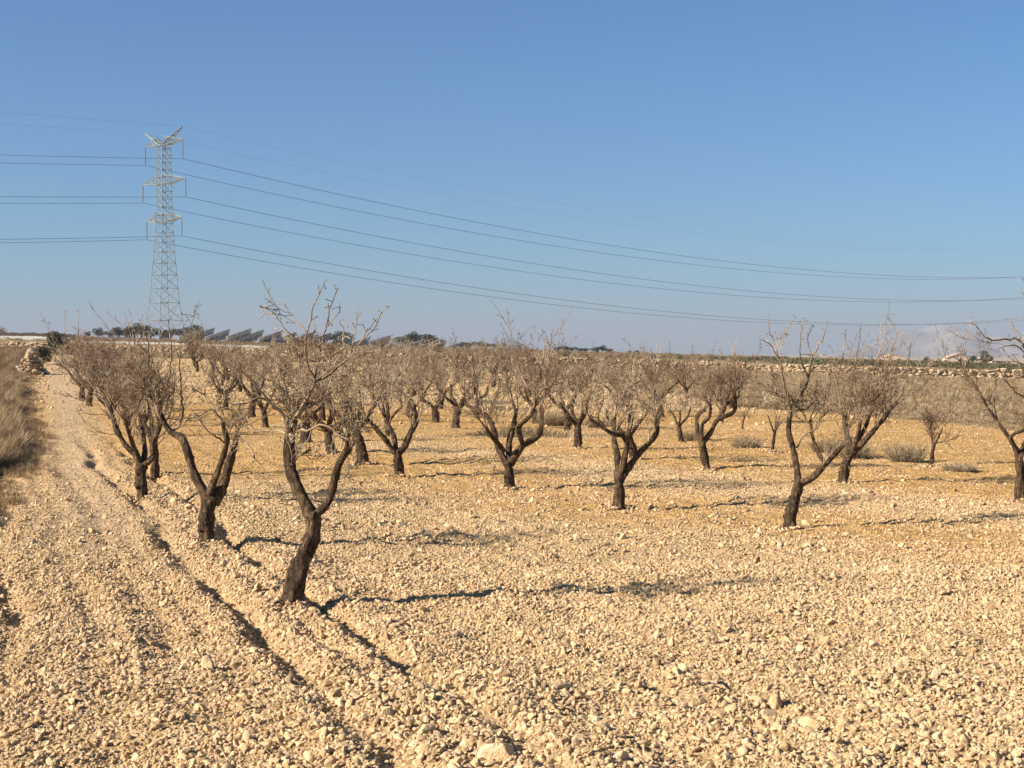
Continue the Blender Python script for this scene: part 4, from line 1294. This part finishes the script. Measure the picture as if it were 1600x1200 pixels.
# ------------------------------------------------------------------ buildings
def house(name, px, Yd, w, d, h, roof_h, label, rz=0.0, flat=False, cat='house', holes=(), wallm='plaster'):
    loc = far_pt(px, Yd)
    root = empty(name, loc, label, cat, None, rz)
    mb = MB(); mb.box((-w / 2, -d / 2, -1), (w / 2, d / 2, h))
    if not flat:
        mb.add([(-w / 2, -d / 2, h), (w / 2, -d / 2, h), (-w * .1, -d / 2, h + roof_h), (-w / 2, d / 2, h), (w / 2, d / 2, h), (-w * .1, d / 2, h + roof_h)], [(0, 1, 2), (4, 3, 5)])
    mb.build('wall', M[wallm], root)
    rb = MB()
    if flat:
        rb.box((-w / 2 - .2, -d / 2 - .2, h + .003), (w / 2 + .2, d / 2 + .2, h + .22))
    else:
        for (xa, xb) in ((-w / 2 - .3, -w * .1), (w / 2 + .3, -w * .1)):
            za = h - .1
            rb.add([(xa, -d / 2 - .25, za), (xb, -d / 2 - .25, h + roof_h + .03), (xb, d / 2 + .25, h + roof_h + .03), (xa, d / 2 + .25, za),
                    (xa, -d / 2 - .25, za + .2), (xb, -d / 2 - .25, h + roof_h + .22), (xb, d / 2 + .25, h + roof_h + .22), (xa, d / 2 + .25, za + .2)],
                   [(0, 1, 2, 3), (7, 6, 5, 4), (0, 4, 5, 1), (1, 5, 6, 2), (2, 6, 7, 3), (3, 7, 4, 0)])
    rb.build('roof', M['rooftile'], root)
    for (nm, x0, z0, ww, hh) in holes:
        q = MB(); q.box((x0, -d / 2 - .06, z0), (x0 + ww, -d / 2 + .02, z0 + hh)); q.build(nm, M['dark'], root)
    return root
house('farmhouse', 1498, 600, 11.0, 7.0, 2.5, 1.5, 'ochre plastered farmhouse with low gabled roof on the right skyline', holes=[('door', -1.2, 0, 1.1, 2.0), ('window', 2.4, 1.0, .8, .9)])
house('outbuilding', 1534, 610, 7.0, 5.0, 1.9, 1.0, 'small ochre outbuilding between the dark round tree and the umbrella pine', holes=[('door', 0.5, 0, 1.0, 1.7)])
house('ruined_building', 1566, 605, 9.0, 6.0, 1.7, 0.8, 'broken ochre farm building right of the umbrella pine', flat=True, holes=[('doorway', -2.5, 0, 1.2, 1.4), ('window', 1.4, .6, .9, .7)])
house('small_house', 1396, 640, 9.0, 6.0, 2.2, 1.2, 'small reddish roofed house seen through the shoots of the dense round crown', holes=[('window', 1, .8, .8, .8)])

# pale low wall and dark hedge at the left
def strip_wall(name, px0, px1, Yd, h, mat, label, cat, th=0.4):
    a = far_pt(px0, Yd); b = far_pt(px1, Yd)
    n = 40; T = MB(); prev = None
    rng = np.random.default_rng(int(px0) + 205)
    vs, fs = [], []
    for k in range(n + 1):
        t = k / n; x = a.x + (b.x - a.x) * t
        z = float(H(np.array([x]), np.array([Yd]))[0]) - 0.3
        hh = h * rng.uniform(0.85, 1.1) + .3
        vs += [(x - a.x, 0, z - a.z), (x - a.x, th, z - a.z), (x - a.x, th, z - a.z + hh), (x - a.x, 0, z - a.z + hh)]
        if k:
            q = 4 * (k - 1); r_ = 4 * k
            fs += [(q, r_, r_ + 3, q + 3), (q + 3, r_ + 3, r_ + 2, q + 2), (q + 2, r_ + 2, r_ + 1, q + 1)]
    fs += [(0, 3, 2, 1), (4 * n, 4 * n + 1, 4 * n + 2, 4 * n + 3)]
    o = link(name, mesh_from(name, vs, fs, mat, smooth=False)); o.location = a
    return tag(o, label, cat)
strip_wall('field_wall', -60, 110, 190, 0.40, M['whitewall'], 'thin pale wall across the skyline at the far left', 'wall')
strip_wall('field_wall', 125, 420, 150, 0.18, M['whitewall'], 'thin pale wall seen over the crowns below the pylon', 'wall')
strip_wall('windbreak_fence', -70, 118, 215, 0.9, M['trunk'], 'long dark low windbreak above the pale wall at the far left', 'fence', 0.2)

# ------------------------------------------------------------------ mountains
def mountains():
    xs_ = np.linspace(300, 5200, 150); ys_ = np.linspace(6800, 9200, 60)
    Xm, Ym = np.meshgrid(xs_, ys_)
    pxm = 800 + FPX * Xm / Ym
    prof_ = np.interp(pxm, [900, 1150, 1300, 1370, 1420, 1480, 1520, 1560, 1620, 1750, 1900, 2400], [0, 10, 38, 100, 150, 175, 165, 150, 165, 200, 150, 60])
    rid = np.exp(-((Ym - 7900) / 650) ** 2)
    rid2 = 0.75 * np.exp(-((Ym - 7300) / 330) ** 2) * np.exp(-((pxm - 1500) / 70) ** 2)
    nz = sum((0.55 ** k) * np.abs(vnoise(Xm / (520 / 2 ** k), Ym / (520 / 2 ** k), 70 + k)) for k in range(6))
    Zm = prof_ * np.maximum(rid, rid2) * (1.28 - 1.0 * nz) + 2 - 20
    Vm = np.stack([Xm, Ym, Zm], -1).reshape(-1, 3)
    nxm = len(xs_)
    i_ = (np.arange(len(ys_) - 1)[:, None] * nxm + np.arange(nxm - 1)[None, :]).ravel()
    mt = simple('mountain_rock', [(0.35, (0.14, 0.13, 0.10)), (0.65, (0.38, 0.33, 0.27))], 0.002, coords='Object')
    tag(link('mountains', mesh_from('mountains', Vm, np.stack([i_, i_ + 1, i_ + 1 + nxm, i_ + nxm], -1), mt)), kind='structure')
mountains()

# ------------------------------------------------------------------ haze
hm = bpy.data.materials.new('haze_air'); hm.use_nodes = True
hn = hm.node_tree; hn.nodes.clear()
ho = hn.nodes.new('ShaderNodeOutputMaterial'); pv = hn.nodes.new('ShaderNodeVolumePrincipled')
pv.inputs['Color'].default_value = (0.455, 0.465, 0.53, 1)
pv.inputs['Density'].default_value = 0.00016
pv.inputs['Anisotropy'].default_value = 0.0
hn.links.new(pv.outputs[0], ho.inputs['Volume'])
zlo = float(Z.min()) - 1.0
mb = MB(); mb.box((-14300, -200, zlo), (14300, 14700, 260))
hz = mb.build('haze', hm); tag(hz, kind='stuff', label='thin bluish haze in the air over the plain', cat='haze')
